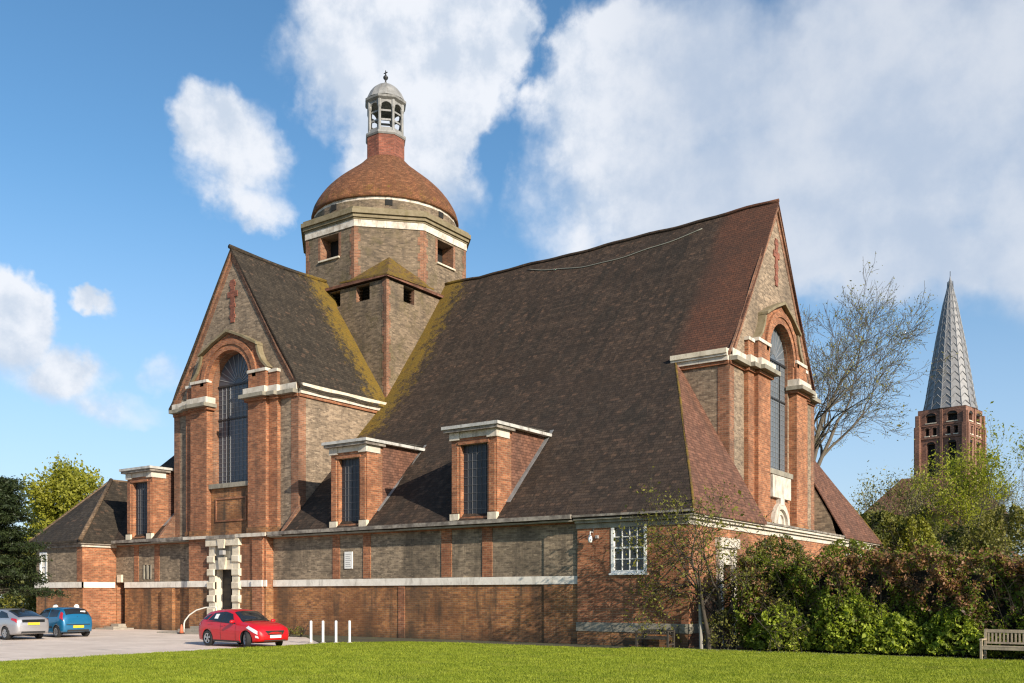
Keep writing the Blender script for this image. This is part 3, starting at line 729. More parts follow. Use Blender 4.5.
# ---- gable fronts (transept and nave west end share a builder)
def gable(m, half, apex, c=0., k=1., label='', glassmat=GLASS, panel=True, front_detail=True, gd=-.15):
    """local frame: s from centre, d outwards, z up"""
    rr, zb, zs = 1.75, 8.35, 14.0
    f = lambda s_, d_, z_: m(c + s_, d_, z_)
    H0 = 5.2
    if half > 6: verge = [(half - .02, H), (half - 1.5, 15.3), (half - 3.0, 17.5), (0, apex - .1)]
    else: verge = [(half - .02, H + .1), (half - .6, 14.2), (half - 1.6, 15.6), (0, apex - .1)]
    arc = [(rr * math.cos(a), zs + rr * math.sin(a)) for a in np.linspace(0, math.pi / 2, 13)]
    b = MB(f)
    for sg in (1, -1):
        b.c = 0
        pts = [(0, H0), (half, H0)] + verge + list(reversed(arc)) + [(rr, zb), (0, zb)]
        b.add([(sg * x, 0, z) for x, z in pts], [tuple(range(len(pts)))])
        # reveals
        b.c = 1
        rv = [(0, zb), (rr, zb)] + arc
        for p, q in zip(rv[:-1], rv[1:]): b.poly([(sg * p[0], 0, p[1]), (sg * q[0], 0, q[1]), (sg * q[0], -.5, q[1]), (sg * p[0], -.5, p[1])])
        # red quoins and verge strip
        b.box(*sorted((sg * half, sg * (half - .55))), 0, .02, H0, H - .6)
        vb = [(half, H)] + verge[1:]
        for (p, q), w0 in zip(zip(vb[:-1], vb[1:]), (.6, .55, .5)):
            b.prism([(sg * p[0], p[1]), (sg * q[0], q[1]), (sg * q[0] * (1 if q[0] else 1), q[1] - w0 * 1.35), (sg * (p[0] - (.0 if p[0] != half else .0)), p[1] - w0 * 1.35)], 0, .025, False)
    b.build('gable_wall', [PALE, QUOIN], CH, label)
    # verge boards
    b = MB(f)
    for sg in (1, -1):
        vv = [(half + .15, H - .05)] + [(x, z - .05) for x, z in verge[1:-1]] + [(0, apex - .12)]
        for p, q in zip(vv[:-1], vv[1:]):
            b.prism([(sg * p[0], p[1]), (sg * q[0], q[1]), (sg * q[0], q[1] - .2), (sg * p[0], p[1] - .15)], .02, .12)
    b.build('verge', [QUOIN], CH)
    if not front_detail: return
    e = k
    # pilasters and their steps
    for sg in (1, -1):
        b = MB(f)
        b.box(*sorted((sg * 1.78 * e, sg * 3.25 * e)), 0, .42, H0, 12.62); b.box(*sorted((sg * 3.25 * e, sg * 3.95 * e)), 0, .22, H0, 12.62)
        pz = b.build('pilaster', [RED], CH)
        b = MB(f); b.box(*sorted((sg * 1.74 * e, sg * 3.3 * e)), 0, .48, H0, 5.75); b.box(*sorted((sg * 3.3 * e, sg * 4.0 * e)), 0, .27, H0, 5.75); b.build('pilaster_base', [ORANGE], pz)
        b = MB(f)                                             # entablature over the pilaster
        for s0, s1, dd_ in ((1.6 * e, 3.35 * e, .42), (3.35 * e, 4.1 * e, .2), (4.1 * e, half + .0, -.02)):
            oo = 0.45 if s0 < 3 else 0
            x0, x1 = sorted((sg * s0, sg * s1))
            b.c = 1; b.box(x0, x1, -.05, dd_ + .12, 12.62, 12.78); b.c = 2; b.box(x0 - (.12 if s0 < 2 else 0), x1 + (.12 if s0 < 2 else 0), -.05, dd_ + .42, 12.78, 12.98)
            b.c = 0; b.box(x0, x1, -.05, dd_ + .2, 12.98, 13.34)
        b.build('entablature', [WHITE, RED, DIRTY], pz)
        b = MB(f); b.c = 0; b.box(*sorted((sg * 1.8 * e, sg * 3.2 * e)), .1, .40, 13.34, 14.2); b.box(*sorted((sg * 3.25 * e, sg * 3.9 * e)), 0, .2, 13.34, 14.1)
        b.c = 1; b.box(*sorted((sg * 1.74 * e, sg * 3.26 * e)), .1, .46, 14.2, 14.36); b.box(*sorted((sg * 3.27 * e, sg * 3.96 * e)), 0, .26, 14.1, 14.26)
        b.build('attic_block', [RED, WHITE], pz)
    # arch surround with hood
    r2 = rr + .02
    b = MB(f)
    hood_r = [(2.3, 15.75), (2.42, 15.3), (2.7, 14.8), (3.15, 14.36)]
    arc2 = [(r2 * math.cos(a), zs + r2 * math.sin(a)) for a in np.linspace(0, math.pi / 2, 13)]
    for sg in (1, -1):
        pts = [(0, 16.75), (1.2, 16.3)] + hood_r + [(3.15, 13.3), (r2, 13.3)] + arc2
        b.prism([(sg * x, z) for x, z in pts], 0.0, .27, False)
    b.build('arch_panel', [RED], CH, 'red brick arched panel round the great window')
    b = MB(f)
    for (r0, r1, d1) in ((1.78, 2.1, .34), (2.1, 2.4, .40)):
        for i in range(18):
            a0, a1 = math.pi * i / 18, math.pi * (i + 1) / 18
            b.prism([(r0 * math.cos(a0), zs + r0 * math.sin(a0)), (r1 * math.cos(a0), zs + r1 * math.sin(a0)), (r1 * math.cos(a1), zs + r1 * math.sin(a1)), (r0 * math.cos(a1), zs + r0 * math.sin(a1))], .2, d1)
    b.build('arch_ring', [RED], CH)
    b = MB(f)
    for sg in (1, -1):
        hp = [(0, 16.78), (1.2, 16.33), (2.5, 15.72)]
        for p, q in zip(hp[:-1], hp[1:]): b.prism([(sg * p[0], p[1]), (sg * q[0], q[1]), (sg * q[0], q[1] + .13), (sg * p[0], p[1] + .15)], 0, .5)
        hp = [(2.32, 15.75), (2.44, 15.3), (2.72, 14.8), (3.2, 14.36)]
        for p, q in zip(hp[:-1], hp[1:]): b.prism([(sg * p[0], p[1]), (sg * q[0], q[1]), (sg * (q[0] + .14), q[1] + .05), (sg * (p[0] + .14), p[1] + .05)], 0, .38)
    b.build('hood_moulding', [MOSSY], CH)
    # cross of red brick
    b = MB(f); zc = apex - 2.65
    b.box(-.16, .16, 0, .05, zc - 1.55, zc + .85); b.box(-.42, -.16, 0, .05, zc - .12, zc + .2); b.box(.16, .42, 0, .05, zc - .12, zc + .2)
    for x0, x1, z0, z1 in ((-.24, -.16, zc + .5, zc + .72), (.16, .24, zc + .5, zc + .72), (-.24, -.16, zc - 1.3, zc - 1.1), (.16, .24, zc - 1.3, zc - 1.1), (-.24, -.16, zc - .7, zc - .5), (.16, .24, zc - .7, zc - .5)): b.box(x0, x1, 0, .05, z0, z1)
    b.build('brick_cross', [DEEPRED], CH, 'red brick cross set in the gable')
    # window
    rg = rr - .02
    b = MB(f)
    pts = [(-rg, zb), (rg, zb)] + [(rg * math.cos(a), zs + rg * math.sin(a)) for a in np.linspace(0, math.pi, 25)]
    b.prism(pts, gd - .06, gd); g_ = b.build('arched_window', [glassmat], CH, 'tall round-headed leaded window')
    b = MB(f)
    for i in range(1, 10):
        x = -rg + 2 * rg * i / 10; b.box(x - .013, x + .013, gd, gd + .03, zb, zs)
    n_ = 22
    for j in range(1, n_): z = zb + (zs - zb) * j / n_; b.box(-rg, rg, gd + .002, gd + .026, z - .009, z + .009)
    for i in range(1, 12):
        a = math.pi * i / 12; ca, sa = math.cos(a), math.sin(a)
        b.prism([(.35 * ca - .02 * sa, zs + .35 * sa + .02 * ca), (.35 * ca + .02 * sa, zs + .35 * sa - .02 * ca), (1.7 * ca + .02 * sa, zs + 1.7 * sa - .02 * ca), (1.7 * ca - .02 * sa, zs + 1.7 * sa + .02 * ca)], gd, gd + .028)
    b.build('leading', [BARS], g_)
    b = MB(f); b.box(-rg, rg, gd, gd + .08, zs - .05, zs + .05); b.box(-rg, rg, gd + .0, gd + .06, zs - 1.95, zs - 1.88)
    for x in (-.86, .86): b.box(x - .03, x + .03, gd, gd + .05, zb, zs)
    b.build('frame', [IRON], g_)
    b = MB(f); b.box(-1.76, 1.76, -.45, .3, zb - .25, zb); b.build('sill', [DIRTY], g_)
    if panel:
        b = MB(f); b.c = 0; b.box(-1.76, 1.76, 0, .12, H0, zb - .25)
        for x0, x1, z0, z1 in ((-1.35, 1.35, 7.45, 7.55), (-1.35, 1.35, 6.2, 6.3), (-1.35, -1.25, 6.3, 7.45), (1.25, 1.35, 6.3, 7.45)): b.c = 1; b.box(x0, x1, .12, .17, z0, z1)
        b.build('apron_panel', [ORANGE, RED], CH, 'sunk brick panel under the great window')
    else:
        b = MB(f); b.c = 0; b.box(-1.76, 1.76, 0, .12, H0, zb - .25)
        b.build('apron_panel', [RED], CH)
        b = MB(f); b.box(-1.35, 1.35, .12, .32, 6.95, 8.05); b.box(-.3, .3, .12, .36, 6.6, 6.95)
        b.build('stone_tablet', [WHITE], CH, 'white stone tablet under the west window')
        b = MB(f); n = 20
        for i in range(n):
            a0, a1 = math.pi * i / n, math.pi * (i + 1) / n
            P = lambda r, a: (r * .92 * math.cos(a), 5.35 + r * 1.05 * math.sin(a))
            b.prism([P(1.0, a0), P(1.3, a0), P(1.3, a1), P(1.0, a1)], .1, .34)
        b.c = 0
        b.prism([(.92 * math.cos(a), 5.35 + 1.05 * math.sin(a)) for a in np.linspace(0, math.pi, 21)], .1, .2)
        ov = [(.5 * math.cos(a), 5.72 + .52 * math.sin(a)) for a in np.linspace(0, 2 * math.pi, 25)]
        for p, q in zip(ov[:-1], ov[1:]): b.prism([p, q, (q[0] * .78, 5.72 + (q[1] - 5.72) * .78), (p[0] * .78, 5.72 + (p[1] - 5.72) * .78)], .2, .28)
        b.build('oval_niche', [WHITE], CH, 'white arched niche with an oval over the west porch')
VT = 35.0
gable(front(VT), 5.35, 21.6, UT, 1.0, 'grey brick transept gable edged with red brick', gd=-.4)
gable(west(UG), 6.15, 22.0, VC, 1.1, 'pale grey brick west gable edged with red brick', GLASSW, False)
gable(east(UGE), 6.15, 22.0, VC, 1.1, 'plain grey brick east gable', front_detail=False)
gable(back(far(VT)), 5.35, 21.6, UT, 1.0, 'plain grey brick rear transept gable', front_detail=False)

# side walls of transepts and nave ends, with cornice returns
def sidewall(m, s0, s1, q0, q1, z0=5.0):
    b = MB(m); b.c = 0; b.poly([(s0, 0, z0), (s1, 0, z0), (s1, 0, H), (s0, 0, H)])
    b.c = 1; b.box(q0, q1, 0, .02, z0, 12.6)
    b.build('side_wall', [PALE, QUOIN], CH)
    b = MB(m); b.c = 1; b.box(s0, s1, 0, .1, 12.62, 12.78); b.c = 0; b.box(s0, s1, 0, .18, 12.78, 12.98); b.box(s0, s1, 0, .28, 12.98, 13.3); b.c = 2; b.box(s0, s1, 0.28, .34, 13.08, 13.3)
    b.build('side_cornice', [WHITE, RED, CREAM], CH)
sidewall(west(-38.4), VT, 41.85, VT, VT + .5)
sidewall(east(-49.1), VT, 41.85, VT, VT + .5)
sidewall(front(41.45), -19.75, UG, UG - .55, UG)
sidewall(back(53.75), -19.75, UG, UG - .55, UG)
sidewall(front(41.45), UGE, -54, UGE, UGE + .55); sidewall(back(53.75), UGE, -54, UGE, UGE + .55)
sidewall(west(-38.4), far(41.85), far(VT), far(VT) - .5, far(VT)); sidewall(east(-49.1), far(41.85), far(VT), far(VT) - .5, far(VT))

for u in (-49.12, -38.38):
    b = MB(); b.box(u - .12, u + .12, 33.9, 35.05, 5.15, 5.32); b.add([(u - .12, 33.8, 5.3), (u + .12, 33.8, 5.3), (u + .12, 35.05, 6.85), (u - .12, 35.05, 6.85), (u - .12, 35.05, 5.3), (u + .12, 35.05, 5.3)], [(0, 1, 2, 3), (0, 3, 4), (1, 2, 5), (0, 1, 5, 4)]); b.build('parapet_stub', [QUOIN], CH)
# ---- dormers
def dormer(u0, u1, lab):
    vf = 33.92; f = front(vf); w_ = u1 - u0
    b = MB(f); b.c = 0
    holes(b, u0, u1, 5.36, 9.1, [(u0 + .52, u1 - .52, 5.55, 8.8)], 0, .3, (0, 0))
    for u in (u0, u1):
        b.c = 0; b.poly([(u, 0, 5.3), (u, -1.1, 5.3), (u, -1.1, 9.5), (u, 0, 9.5)])
        b.c = 1; b.poly([(u, -1.1, 5.8), (u, -1.1, 9.5), (u, -4.4, 9.5), (u, -4.4, 9.0)])
    b.c = 0
    for s0, s1 in ((u0 + .08, u0 + .4), (u1 - .4, u1 - .08)): b.box(s0, s1, 0, .07, 5.75, 8.75)
    b.box(u0 + .42, u1 - .42, 0, .05, 8.8, 8.93)
    root = b.build('dormer', [RED, HIP], CH, lab)
    b = MB(f); b.box(u0 + .5, u1 - .5, -.3, -.24, 5.5, 8.8); b.build('dormer_window', [GLASSD], root)
    b = MB(f); n = 6; x0, x1 = u0 + .52, u1 - .52
    for i in range(1, n): x = x0 + (x1 - x0) * i / n; b.box(x - .009, x + .009, -.24, -.215, 5.55, 8.8)
    for k in range(1, 9): z = 5.55 + 3.25 * k / 9; b.box(x0, x1, -.24, -.217, z - .01, z + .01)
    b.build('leading', [IRONG], root)
    for q0, q1 in ((u0 - .03, u0 + .46), (u1 - .46, u1 + .03)): b = MB(f); b.box(q0, q1, -.1, .1, 5.3, 5.7); b.build('base_block', [CREAM], root)
    b = MB(f); b.c = 0
    for s0, s1 in ((u0 - .05, u0 + .5), (u1 - .5, u1 + .05)): b.box(s0, s1, -.9, .1, 9.02, 9.36)
    b.box(u0 + .5, u1 - .5, -.3, .05, 9.1, 9.36)
    b.c = 1; b.box(u0 - .22, u1 + .22, -1.1, .3, 9.36, 9.5)
    b.c = 2; b.box(u0 - .3, u1 + .3, -4.0, .38, 9.5, 9.64); b.add([(u0 - .22, .3, 9.64), (u1 + .22, .3, 9.64), (u1 + .1, -4.2, 9.8), (u0 - .1, -4.2, 9.8), ((u0 + u1) / 2, -.8, 9.84)], [(0, 1, 4), (1, 2, 4), (2, 3, 4), (3, 0, 4)])
    b.build('dormer_cornice', [WHITE, GUTTER, LEADW], root)
    for u, sg in ((u0, -1), (u1, 1)):                        # flashing where the cheek meets the tiles
        pr = [(v, z) for v, z in PROF if 34.3 < v < 38.3]
        b = MB(f); b.sheet([[(u, vf - v, z + .05 + .04 * math.sin(v * 9)) for v, z in pr], [(u + sg * (.2 + .05 * math.sin(u)), vf - v, z + .03) for v, z in pr]], .02); b.build('flashing', [LEAD], root)
dormer(-27.15, -24.6, 'red brick dormer between the gutter and the open roof, nearest the west end')
dormer(-34.85, -32.4, 'red brick dormer close to the transept')
dormer(-52.2, -49.7, 'red brick dormer left of the transept')

# ---- crossing tower
A = 5.35; u0, u1, v0, v1 = UT - A, UT + A, VC - 5.75, VC + 5.75
b = MB(); OPZ = (19.75, 20.7)
def towerface(b, m, c, ops, s0, s1):
    b.m = m; holes(b, s0, s1, 12.0, 21.0, ops, 0, .6, (0, 1))
towerface(b, front(v0), 0, [(-40.85, -39.75, *OPZ), (-43.2, -42.2, *OPZ), (-48.1, -47.0, *OPZ)], u0, u1); towerface(b, back(v1), 0, [(-40.85, -39.75, *OPZ)], u0, u1)
towerface(b, west(u1), 0, [(43.35, 44.35, *OPZ), (50.8, 51.8, *OPZ)], v0, v1); towerface(b, east(u0), 0, [(43.35, 44.35, *OPZ)], v0, v1)
b.c = 1; b.m = front(v0)
for j in range(18): z0 = 12 + j * .49; wq = .34 if j % 2 else .22; wr = .22 if j % 2 else .34; b.box(u1 - wq, u1 + .015, -wr, .015, z0, z0 + .49)
b.build('crossing_tower', [TOWER, QUOIN], CH, 'square brick base of the crossing tower')
for s0, s1 in ((-40.85, -39.75), (-43.2, -42.2), (-48.1, -47.0)):
    b = MB(); b.box(s0, s1, v0 + .55, v0 + .62, *OPZ)
    for k in range(5): z = OPZ[0] + .1 + k * .18; b.add([(s0, v0 + .2, z), (s1, v0 + .2, z), (s1, v0 + .5, z + .12), (s0, v0 + .5, z + .12)], [(0, 1, 2, 3)])
    b.build('louvre', [LOUVRE], CH)
for s0, s1 in ((43.35, 44.35), (50.8, 51.8)):
    b = MB(); b.box(u1 - .62, u1 - .55, s0, s1, *OPZ)
    for k in range(5): z = OPZ[0] + .1 + k * .18; b.add([(u1 - .2, s0, z), (u1 - .2, s1, z), (u1 - .5, s1, z + .12), (u1 - .5, s0, z + .12)], [(0, 1, 2, 3)])
    b.build('louvre', [LOUVRE], CH)
OH = 5.15; q = OH * math.tan(math.pi / 8)
o2 = A + .28
for sx in (1, -1):
    for sy in (1, -1):
        C = (UT + sx * o2, VC + sy * (o2 + .35), 20.98); V1 = (UT + sx * (o2 - .02), VC + sy * (q - .45), 21.15); V2 = (UT + sx * (q - .45), VC + sy * (o2 + .33), 21.15)
        k = OH / math.sqrt(2); T = (UT + sx * k * 1.0, VC + sy * k, 22.95)
        M1 = (UT + sx * (4.75), VC + sy * 4.85, 21.75)
        L = lambda a, c, f_: tuple(x + (y - x) * f_ for x, y in zip(a, c))
        b = MB()
        for Vn in (V1, V2):
            inn = (UT + sx * (OH + .01 if Vn is V1 else q), VC + sy * (q if Vn is V1 else OH + .01), 21.55)
            rows_ = []
            for i in range(7):
                f_ = i / 6; p = L(C, T, f_); e_ = L(Vn, inn, f_); dip = -.28 * math.sin(f_ * math.pi)
                rows_.append([tuple(L(p, e_, j / 6)[k2] + (dip * (1 - abs(j / 6 - .3)) if k2 == 2 else 0) for k2 in range(3)) for j in range(7)])
            b.sheet(rows_, .1)
        b.build('broach_roof', [BROACH], CH, 'small corner roof covered in yellow lichen')
b = MB(); e_ = .22
b.box(u0 - e_, u1 + e_, v0 - e_, v0, 20.8, 20.98); b.box(u0 - e_, u1 + e_, v1, v1 + e_, 20.8, 20.98); b.box(u1, u1 + e_, v0, v1, 20.8, 20.98); b.box(u0 - e_, u0, v0, v1, 20.8, 20.98)
b.box(u0, u1, v0, v1, 20.75, 20.97)
b.build('tower_eaves', [HIP], CH)

# ---- octagon
def octo(b, half, z0, z1, mats=0):
    r = half / math.cos(math.pi / 8); b.lathe([(r, z0), (r, z1)], UT, VC, 8, math.pi / 8)
b = MB(); r = OH / math.cos(math.pi / 8)
P8 = [(UT + r * math.cos(math.pi / 8 + k * math.pi / 4), VC + r * math.sin(math.pi / 8 + k * math.pi / 4)) for k in range(8)]
for k in range(8):
    p, q2 = Vector(P8[k]).to_3d(), Vector(P8[(k + 1) % 8]).to_3d(); mid = (p + q2) / 2; tdir = (q2 - p).normalized(); nrm = (mid - Vector((UT, VC, 0))).normalized(); L_ = (q2 - p).length
    b.m = lambda s_, d_, z_, mid=mid, tdir=tdir, nrm=nrm: tuple(mid + tdir * s_ + nrm * d_ + Vector((0, 0, z_)))
    ops = [(-.8, .8, 23.15, 24.6)] if k % 2 == 1 else []
    holes(b, -L_ / 2, L_ / 2, 20.6, 24.85, ops, 0, .9, (0, 1))
    b.c = 1
    for sg in (1, -1):
        for j in range(7): z0 = 21.3 + j * .5; wq = .38 if j % 2 else .24; b.box(*sorted((sg * L_ / 2, sg * (L_ / 2 - wq))), 0, .012, z0, z0 + .5)
    if ops:
        b.c = 2; b.box(-.85, .85, -1.0, -.92, 23.1, 24.65)
        b.c = 1; b.box(-1.0, -.8, 0, .012, 23.1, 24.62); b.box(.8, 1.0, 0, .012, 23.1, 24.62)
b.build('octagon_drum', [TOWER, QUOIN, DARK], CH, 'octagonal brick drum with dark square openings')
for k in (1, 3, 5, 7):
    a = math.pi / 4 * (k + 1); nrm = Vector((math.cos(a), math.sin(a), 0)); td = Vector((-nrm.y, nrm.x, 0)); o3 = Vector((UT, VC, 0))
    b = MB(); b.m = lambda s_, d_, z_, nrm=nrm, td=td: tuple(o3 + td * s_ + nrm * (OH + d_) + Vector((0, 0, z_)))
    b.box(-.9, .9, 0, .12, 23.03, 23.13)
    b.build('opening_sill', [CREAM], CH)
b = MB(); octo(b, OH + .06, 24.72, 25.15); b.build('stone_frieze', [FRIEZE], CH)
b = MB()
for hf, z0, z1 in ((OH + .1, 25.15, 25.26), (OH + .2, 25.26, 25.46), (OH + .32, 25.46, 25.72), (OH + .18, 25.72, 25.88)): octo(b, hf, z0, z1)
b.build('octagon_cornice', [MOSSY], CH)
b = MB(); b.c = 0
b.lathe([(4.78, 25.8), (4.78, 26.66)], UT, VC, 32, cap=False); b.c = 1; b.lathe([(4.74, 26.66), (4.74, 26.9), (4.2, 26.8)], UT, VC, 32, cap=False)
b.c = 2
for k in range(8):
    a = math.pi / 8 * 0 + k * math.pi / 4; nrm = Vector((math.cos(a), math.sin(a), 0)); td = Vector((-nrm.y, nrm.x, 0))
    b.m = lambda s_, d_, z_, nrm=nrm, td=td: tuple(Vector((UT, VC, 0)) + td * s_ + nrm * d_ + Vector((0, 0, z_)))
    b.box(-.22, .22, 4.4, 4.81, 26.3, 26.66)
b.build('dome_drum', [TOWER, FRIEZE, DARK], CH, 'low round drum with a white stone band and dark vents')
b = MB(); b.smooth = True
K_ = [(26.95, 4.9), (27.5, 4.74), (28.1, 4.4), (28.7, 3.94), (29.35, 3.28), (29.95, 2.55), (30.55, 1.82), (31.0, 1.38)]
def hcat(z):
    for n_, ((z0, r0), (z1, r1)) in enumerate(zip(K_[:-1], K_[1:])):
        if z0 <= z <= z1 + 1e-9:
            m = lambda q_: (K_[min(q_ + 1, 7)][1] - K_[max(q_ - 1, 0)][1]) / (K_[min(q_ + 1, 7)][0] - K_[max(q_ - 1, 0)][0])
            x = (z - z0) / (z1 - z0); h = z1 - z0
            return (2 * x ** 3 - 3 * x ** 2 + 1) * r0 + (x ** 3 - 2 * x ** 2 + x) * h * m(n_) + (3 * x ** 2 - 2 * x ** 3) * r1 + (x ** 3 - x ** 2) * h * m(n_ + 1)
prof = [(4.86, 26.86)] + [(hcat(z), z) for z in np.linspace(26.95, 31.0, 30)]
b.lathe(prof, UT, VC, 64); b.build('dome', [DOME], CH, 'orange brown tiled dome')
# lantern
b = MB(); b.lathe([(1.36, 30.7), (1.32, 31.1), (1.32, 32.45)], UT, VC, 8, math.pi / 8); lt = b.build('lantern', [DEEPRED], CH, 'red brick lantern base carrying a white open cupola')
b = MB(); b.lathe([(1.36, 32.45), (1.42, 32.55), (1.42, 32.66), (1.28, 32.74)], UT, VC, 8, math.pi / 8); b.build('lantern_cornice', [LANT], lt); b = MB(); b.lathe([(1.22, 34.75), (1.42, 34.88), (1.46, 35.0), (1.3, 35.08)], UT, VC, 8, math.pi / 8); b.build('lantern_cornice', [LANT], lt)
for k in range(8):
    a = math.pi / 8 + k * math.pi / 4; b = MB(); cx, cy = UT + 1.16 * math.cos(a), VC + 1.16 * math.sin(a)
    b.lathe([(.14, 32.7), (.10, 32.85), (.095, 34.2), (.14, 34.35), (.14, 34.78)], cx, cy, 8); b.build('lantern_pier', [LANT], lt)
b = MB(); ap = 1.17 * math.cos(math.pi / 8)
for k in range(8):
    a = k * math.pi / 4; nrm = Vector((math.cos(a), math.sin(a), 0)); td = Vector((-nrm.y, nrm.x, 0))
    b.m = lambda s_, d_, z_, nrm=nrm, td=td: tuple(Vector((UT, VC, 0)) + td * s_ + nrm * (ap + d_) + Vector((0, 0, z_)))
    arc = [(.38 * math.cos(t_), 34.25 + .38 * math.sin(t_)) for t_ in np.linspace(0, math.pi, 11)]
    b.prism([(.47, 34.2), (.47, 34.78), (-.47, 34.78), (-.47, 34.2), (-.38, 34.25)] + list(reversed(arc))[1:-1] + [(.38, 34.25)], -.06, .06)
    b.box(-.42, .42, -.04, .04, 32.72, 32.95)
b.build('lantern_arch', [LANT], lt)
for zz in (33.45, 34.05):
    b = MB(); b.lathe([(1.08, zz), (1.08, zz + .12), (.98, zz + .12), (.98, zz)], UT, VC, 8, math.pi / 8, False); b.build('lantern_rail', [LANT], lt)
b = MB(); b.lathe([(1.36, 35.05), (1.27, 35.25), (1.1, 35.6), (.85, 35.92), (.55, 36.15), (.2, 36.28), (.1, 36.42)], UT, VC, 16); b.build('cupola', [LANT], lt, 'whitish ribbed lead cupola')
b = MB(); b.smooth = True; b.lathe([(.1, 36.4), (.05, 36.5), (.05, 36.6), (.16, 36.72), (.17, 36.82), (.05, 36.95), (.03, 37.25), (.0, 37.3)], UT, VC, 10)
b.box(UT - .16, UT + .16, VC - .02, VC + .02, 37.08, 37.13); b.build('finial', [IRON], lt)
# loose cable across the nave roof
def roofz(v):
    for (a, za), (c_, zc) in zip(PROF[:-1], PROF[1:]):
        if a <= v <= c_: return za + (zc - za) * (v - a) / (c_ - a)
b = MB(); b.smooth = True; pts = []
for i in range(41):
    f_ = i / 40; u = -32.0 + 11.2 * f_; v = 47.3 - 2.1 * (f_ * (1 - f_)) - .1 * f_
    pts.append((u, v, sag(u, v, roofz(min(v, 47.5))) + .06))
b.tube(pts, .026, 6); o = b.build('cable', [CABLE]); tag(o, 'pale cable sagging across the top of the dark nave roof', 'cable')

# ================================================================== THE SECOND CHURCH'S TOWER AND SPIRE
a_ = R(9.5); TX, TY = -29.8, 162.3
ST = thing('church_tower', 'distant brown brick church tower with a tall grey leaded spire', 'church tower', (TX, TY, 0))
ca, sa = math.cos(a_), math.sin(a_)
tm = lambda x, y, z: (TX + x * ca + y * sa, TY - x * sa + y * ca, z)      # local x along the near face
def tface(k):
    c_, s_ = math.cos(k * math.pi / 2), math.sin(k * math.pi / 2)
    return lambda s0, d0, z0: tm(s0 * c_ + (d0 + 3.6) * s_, s0 * s_ - (d0 + 3.6) * c_, z0)
b = MB()
for k in range(4):
    b.m = tface(k); ops = []
    for x in (-1.6, 1.6): ops += [(x - .62, x + .62, 20.0, 25.6), (x - .85, x - .27, 26.9, 28.0), (x + .27, x + .85, 26.9, 28.0), (x - .75, x + .75, 28.9, 30.0)]
    holes(b, -3.6, 3.6, 0, 31.0, ops, 0, .7, (0, 0))
    b.c = 1
    for o_ in ops: b.box(o_[0], o_[1], -.8, -.7, o_[2], o_[3])
    b.c = 0
    for x in (-3.6, 3.6): b.box(x - .5, x + .5, -.4, .3, 0, 28.4); b.box(x - .35, x + .35, -.3, .22, 28.4, 30.2)
    b.box(-3.6, 3.6, -.1, .14, 26.4, 26.7); b.box(-3.6, 3.6, -.1, .12, 28.4, 28.6); b.box(-.2, .2, 0, .15, 0, 31)
b.m = tm; b.box(-3.6, 3.6, -3.6, 3.6, 30.9, 31.0)
b.build('tower_wall', [SPIREBRICK, DARK], ST)
for k in range(4):
    for x in (-1.6, 1.6):
        for xc, z0, r_ in ((x, 25.6, .62), (x - .56, 28.0, .29), (x + .56, 28.0, .29), (x, 30.0, .75)):
            b = MB(tface(k))
            for i in range(10):
                a0, a1 = math.pi * i / 10, math.pi * (i + 1) / 10
                P = lambda rr, a: (xc + rr * math.cos(a), z0 + rr * .55 * math.sin(a))
                b.c = 0; b.prism([P(r_, a0), P(r_ + .18, a0), P(r_ + .18, a1), P(r_, a1)], -.05, .08)
            b.c = 1; b.prism([(xc + r_ * math.cos(a), z0 + r_ * .55 * math.sin(a)) for a in np.linspace(0, math.pi, 9)], -.02, .02)
            b.c = 2; b.box(xc - r_ - .1, xc + r_ + .1, -.02, .12, z0 - (1.25 if r_ < .5 else 1.25 if z0 > 29 else 5.8), z0 - (1.1 if r_ < .5 else 1.1 if z0 > 29 else 5.6))
            b.build('belfry_arch', [SPIREBRICK, DARK, CREAM], ST)
b = MB(tm); n = 16; prof = [(3.9, 31.0), (3.65, 32.0), (3.2, 35.0), (2.1, 42.0), (1.0, 48.0), (.35, 50.6), (.05, 52.2)]
b.lathe(prof, 0, 0, n); b.build('spire', [SPIRE], ST)
b = MB(tm)                                                            # raised chevron seams
rz = lambda z: np.interp(z, [p[1] for p in prof], [p[0] for p in prof])
for k in range(n):
    a0 = 2 * math.pi * k / n; a1 = a0 + math.pi / n; a2 = a0 + 2 * math.pi / n
    z = 31.3
    while z < 50:
        st = 1.15
        for (aa, ab, zz0, zz1) in ((a0, a1, z, z + .7), (a1, a2, z + .7, z)):
            # a1 lies on the face middle: shrink the radius to the face
            P = lambda a, zz: ((rz(zz) * (math.cos(math.pi / n) if a == a1 else 1) + .03) * math.cos(a), (rz(zz) * (math.cos(math.pi / n) if a == a1 else 1) + .03) * math.sin(a), zz)
            p, q = P(aa, zz0), P(ab, zz1)
            b.add([p, q, (q[0], q[1], q[2] + .14), (p[0], p[1], p[2] + .14), tuple(x * 1.025 for x in p[:2]) + (p[2] + .07,), tuple(x * 1.025 for x in q[:2]) + (q[2] + .07,)], [(0, 1, 5, 4), (4, 5, 2, 3)])
        z += st
    b.tube([(rz(zz) * 1.01 * math.cos(a0), rz(zz) * 1.01 * math.sin(a0), zz) for zz in np.linspace(31, 51.5, 12)], .06, 4)
b.build('spire_ribs', [SPIRER], ST)
b = MB(tm); b.tube([(0, 0, 51.6), (0, 0, 53.0)], .05, 5)
for k in range(4): b.tube([(.5 * math.cos(k * 1.57), (.5) * math.sin(k * 1.57), 49.6), (.4 * math.cos(k * 1.57), .4 * math.sin(k * 1.57), 51.4)], .05, 4)
b.build('finial', [IRON], ST)

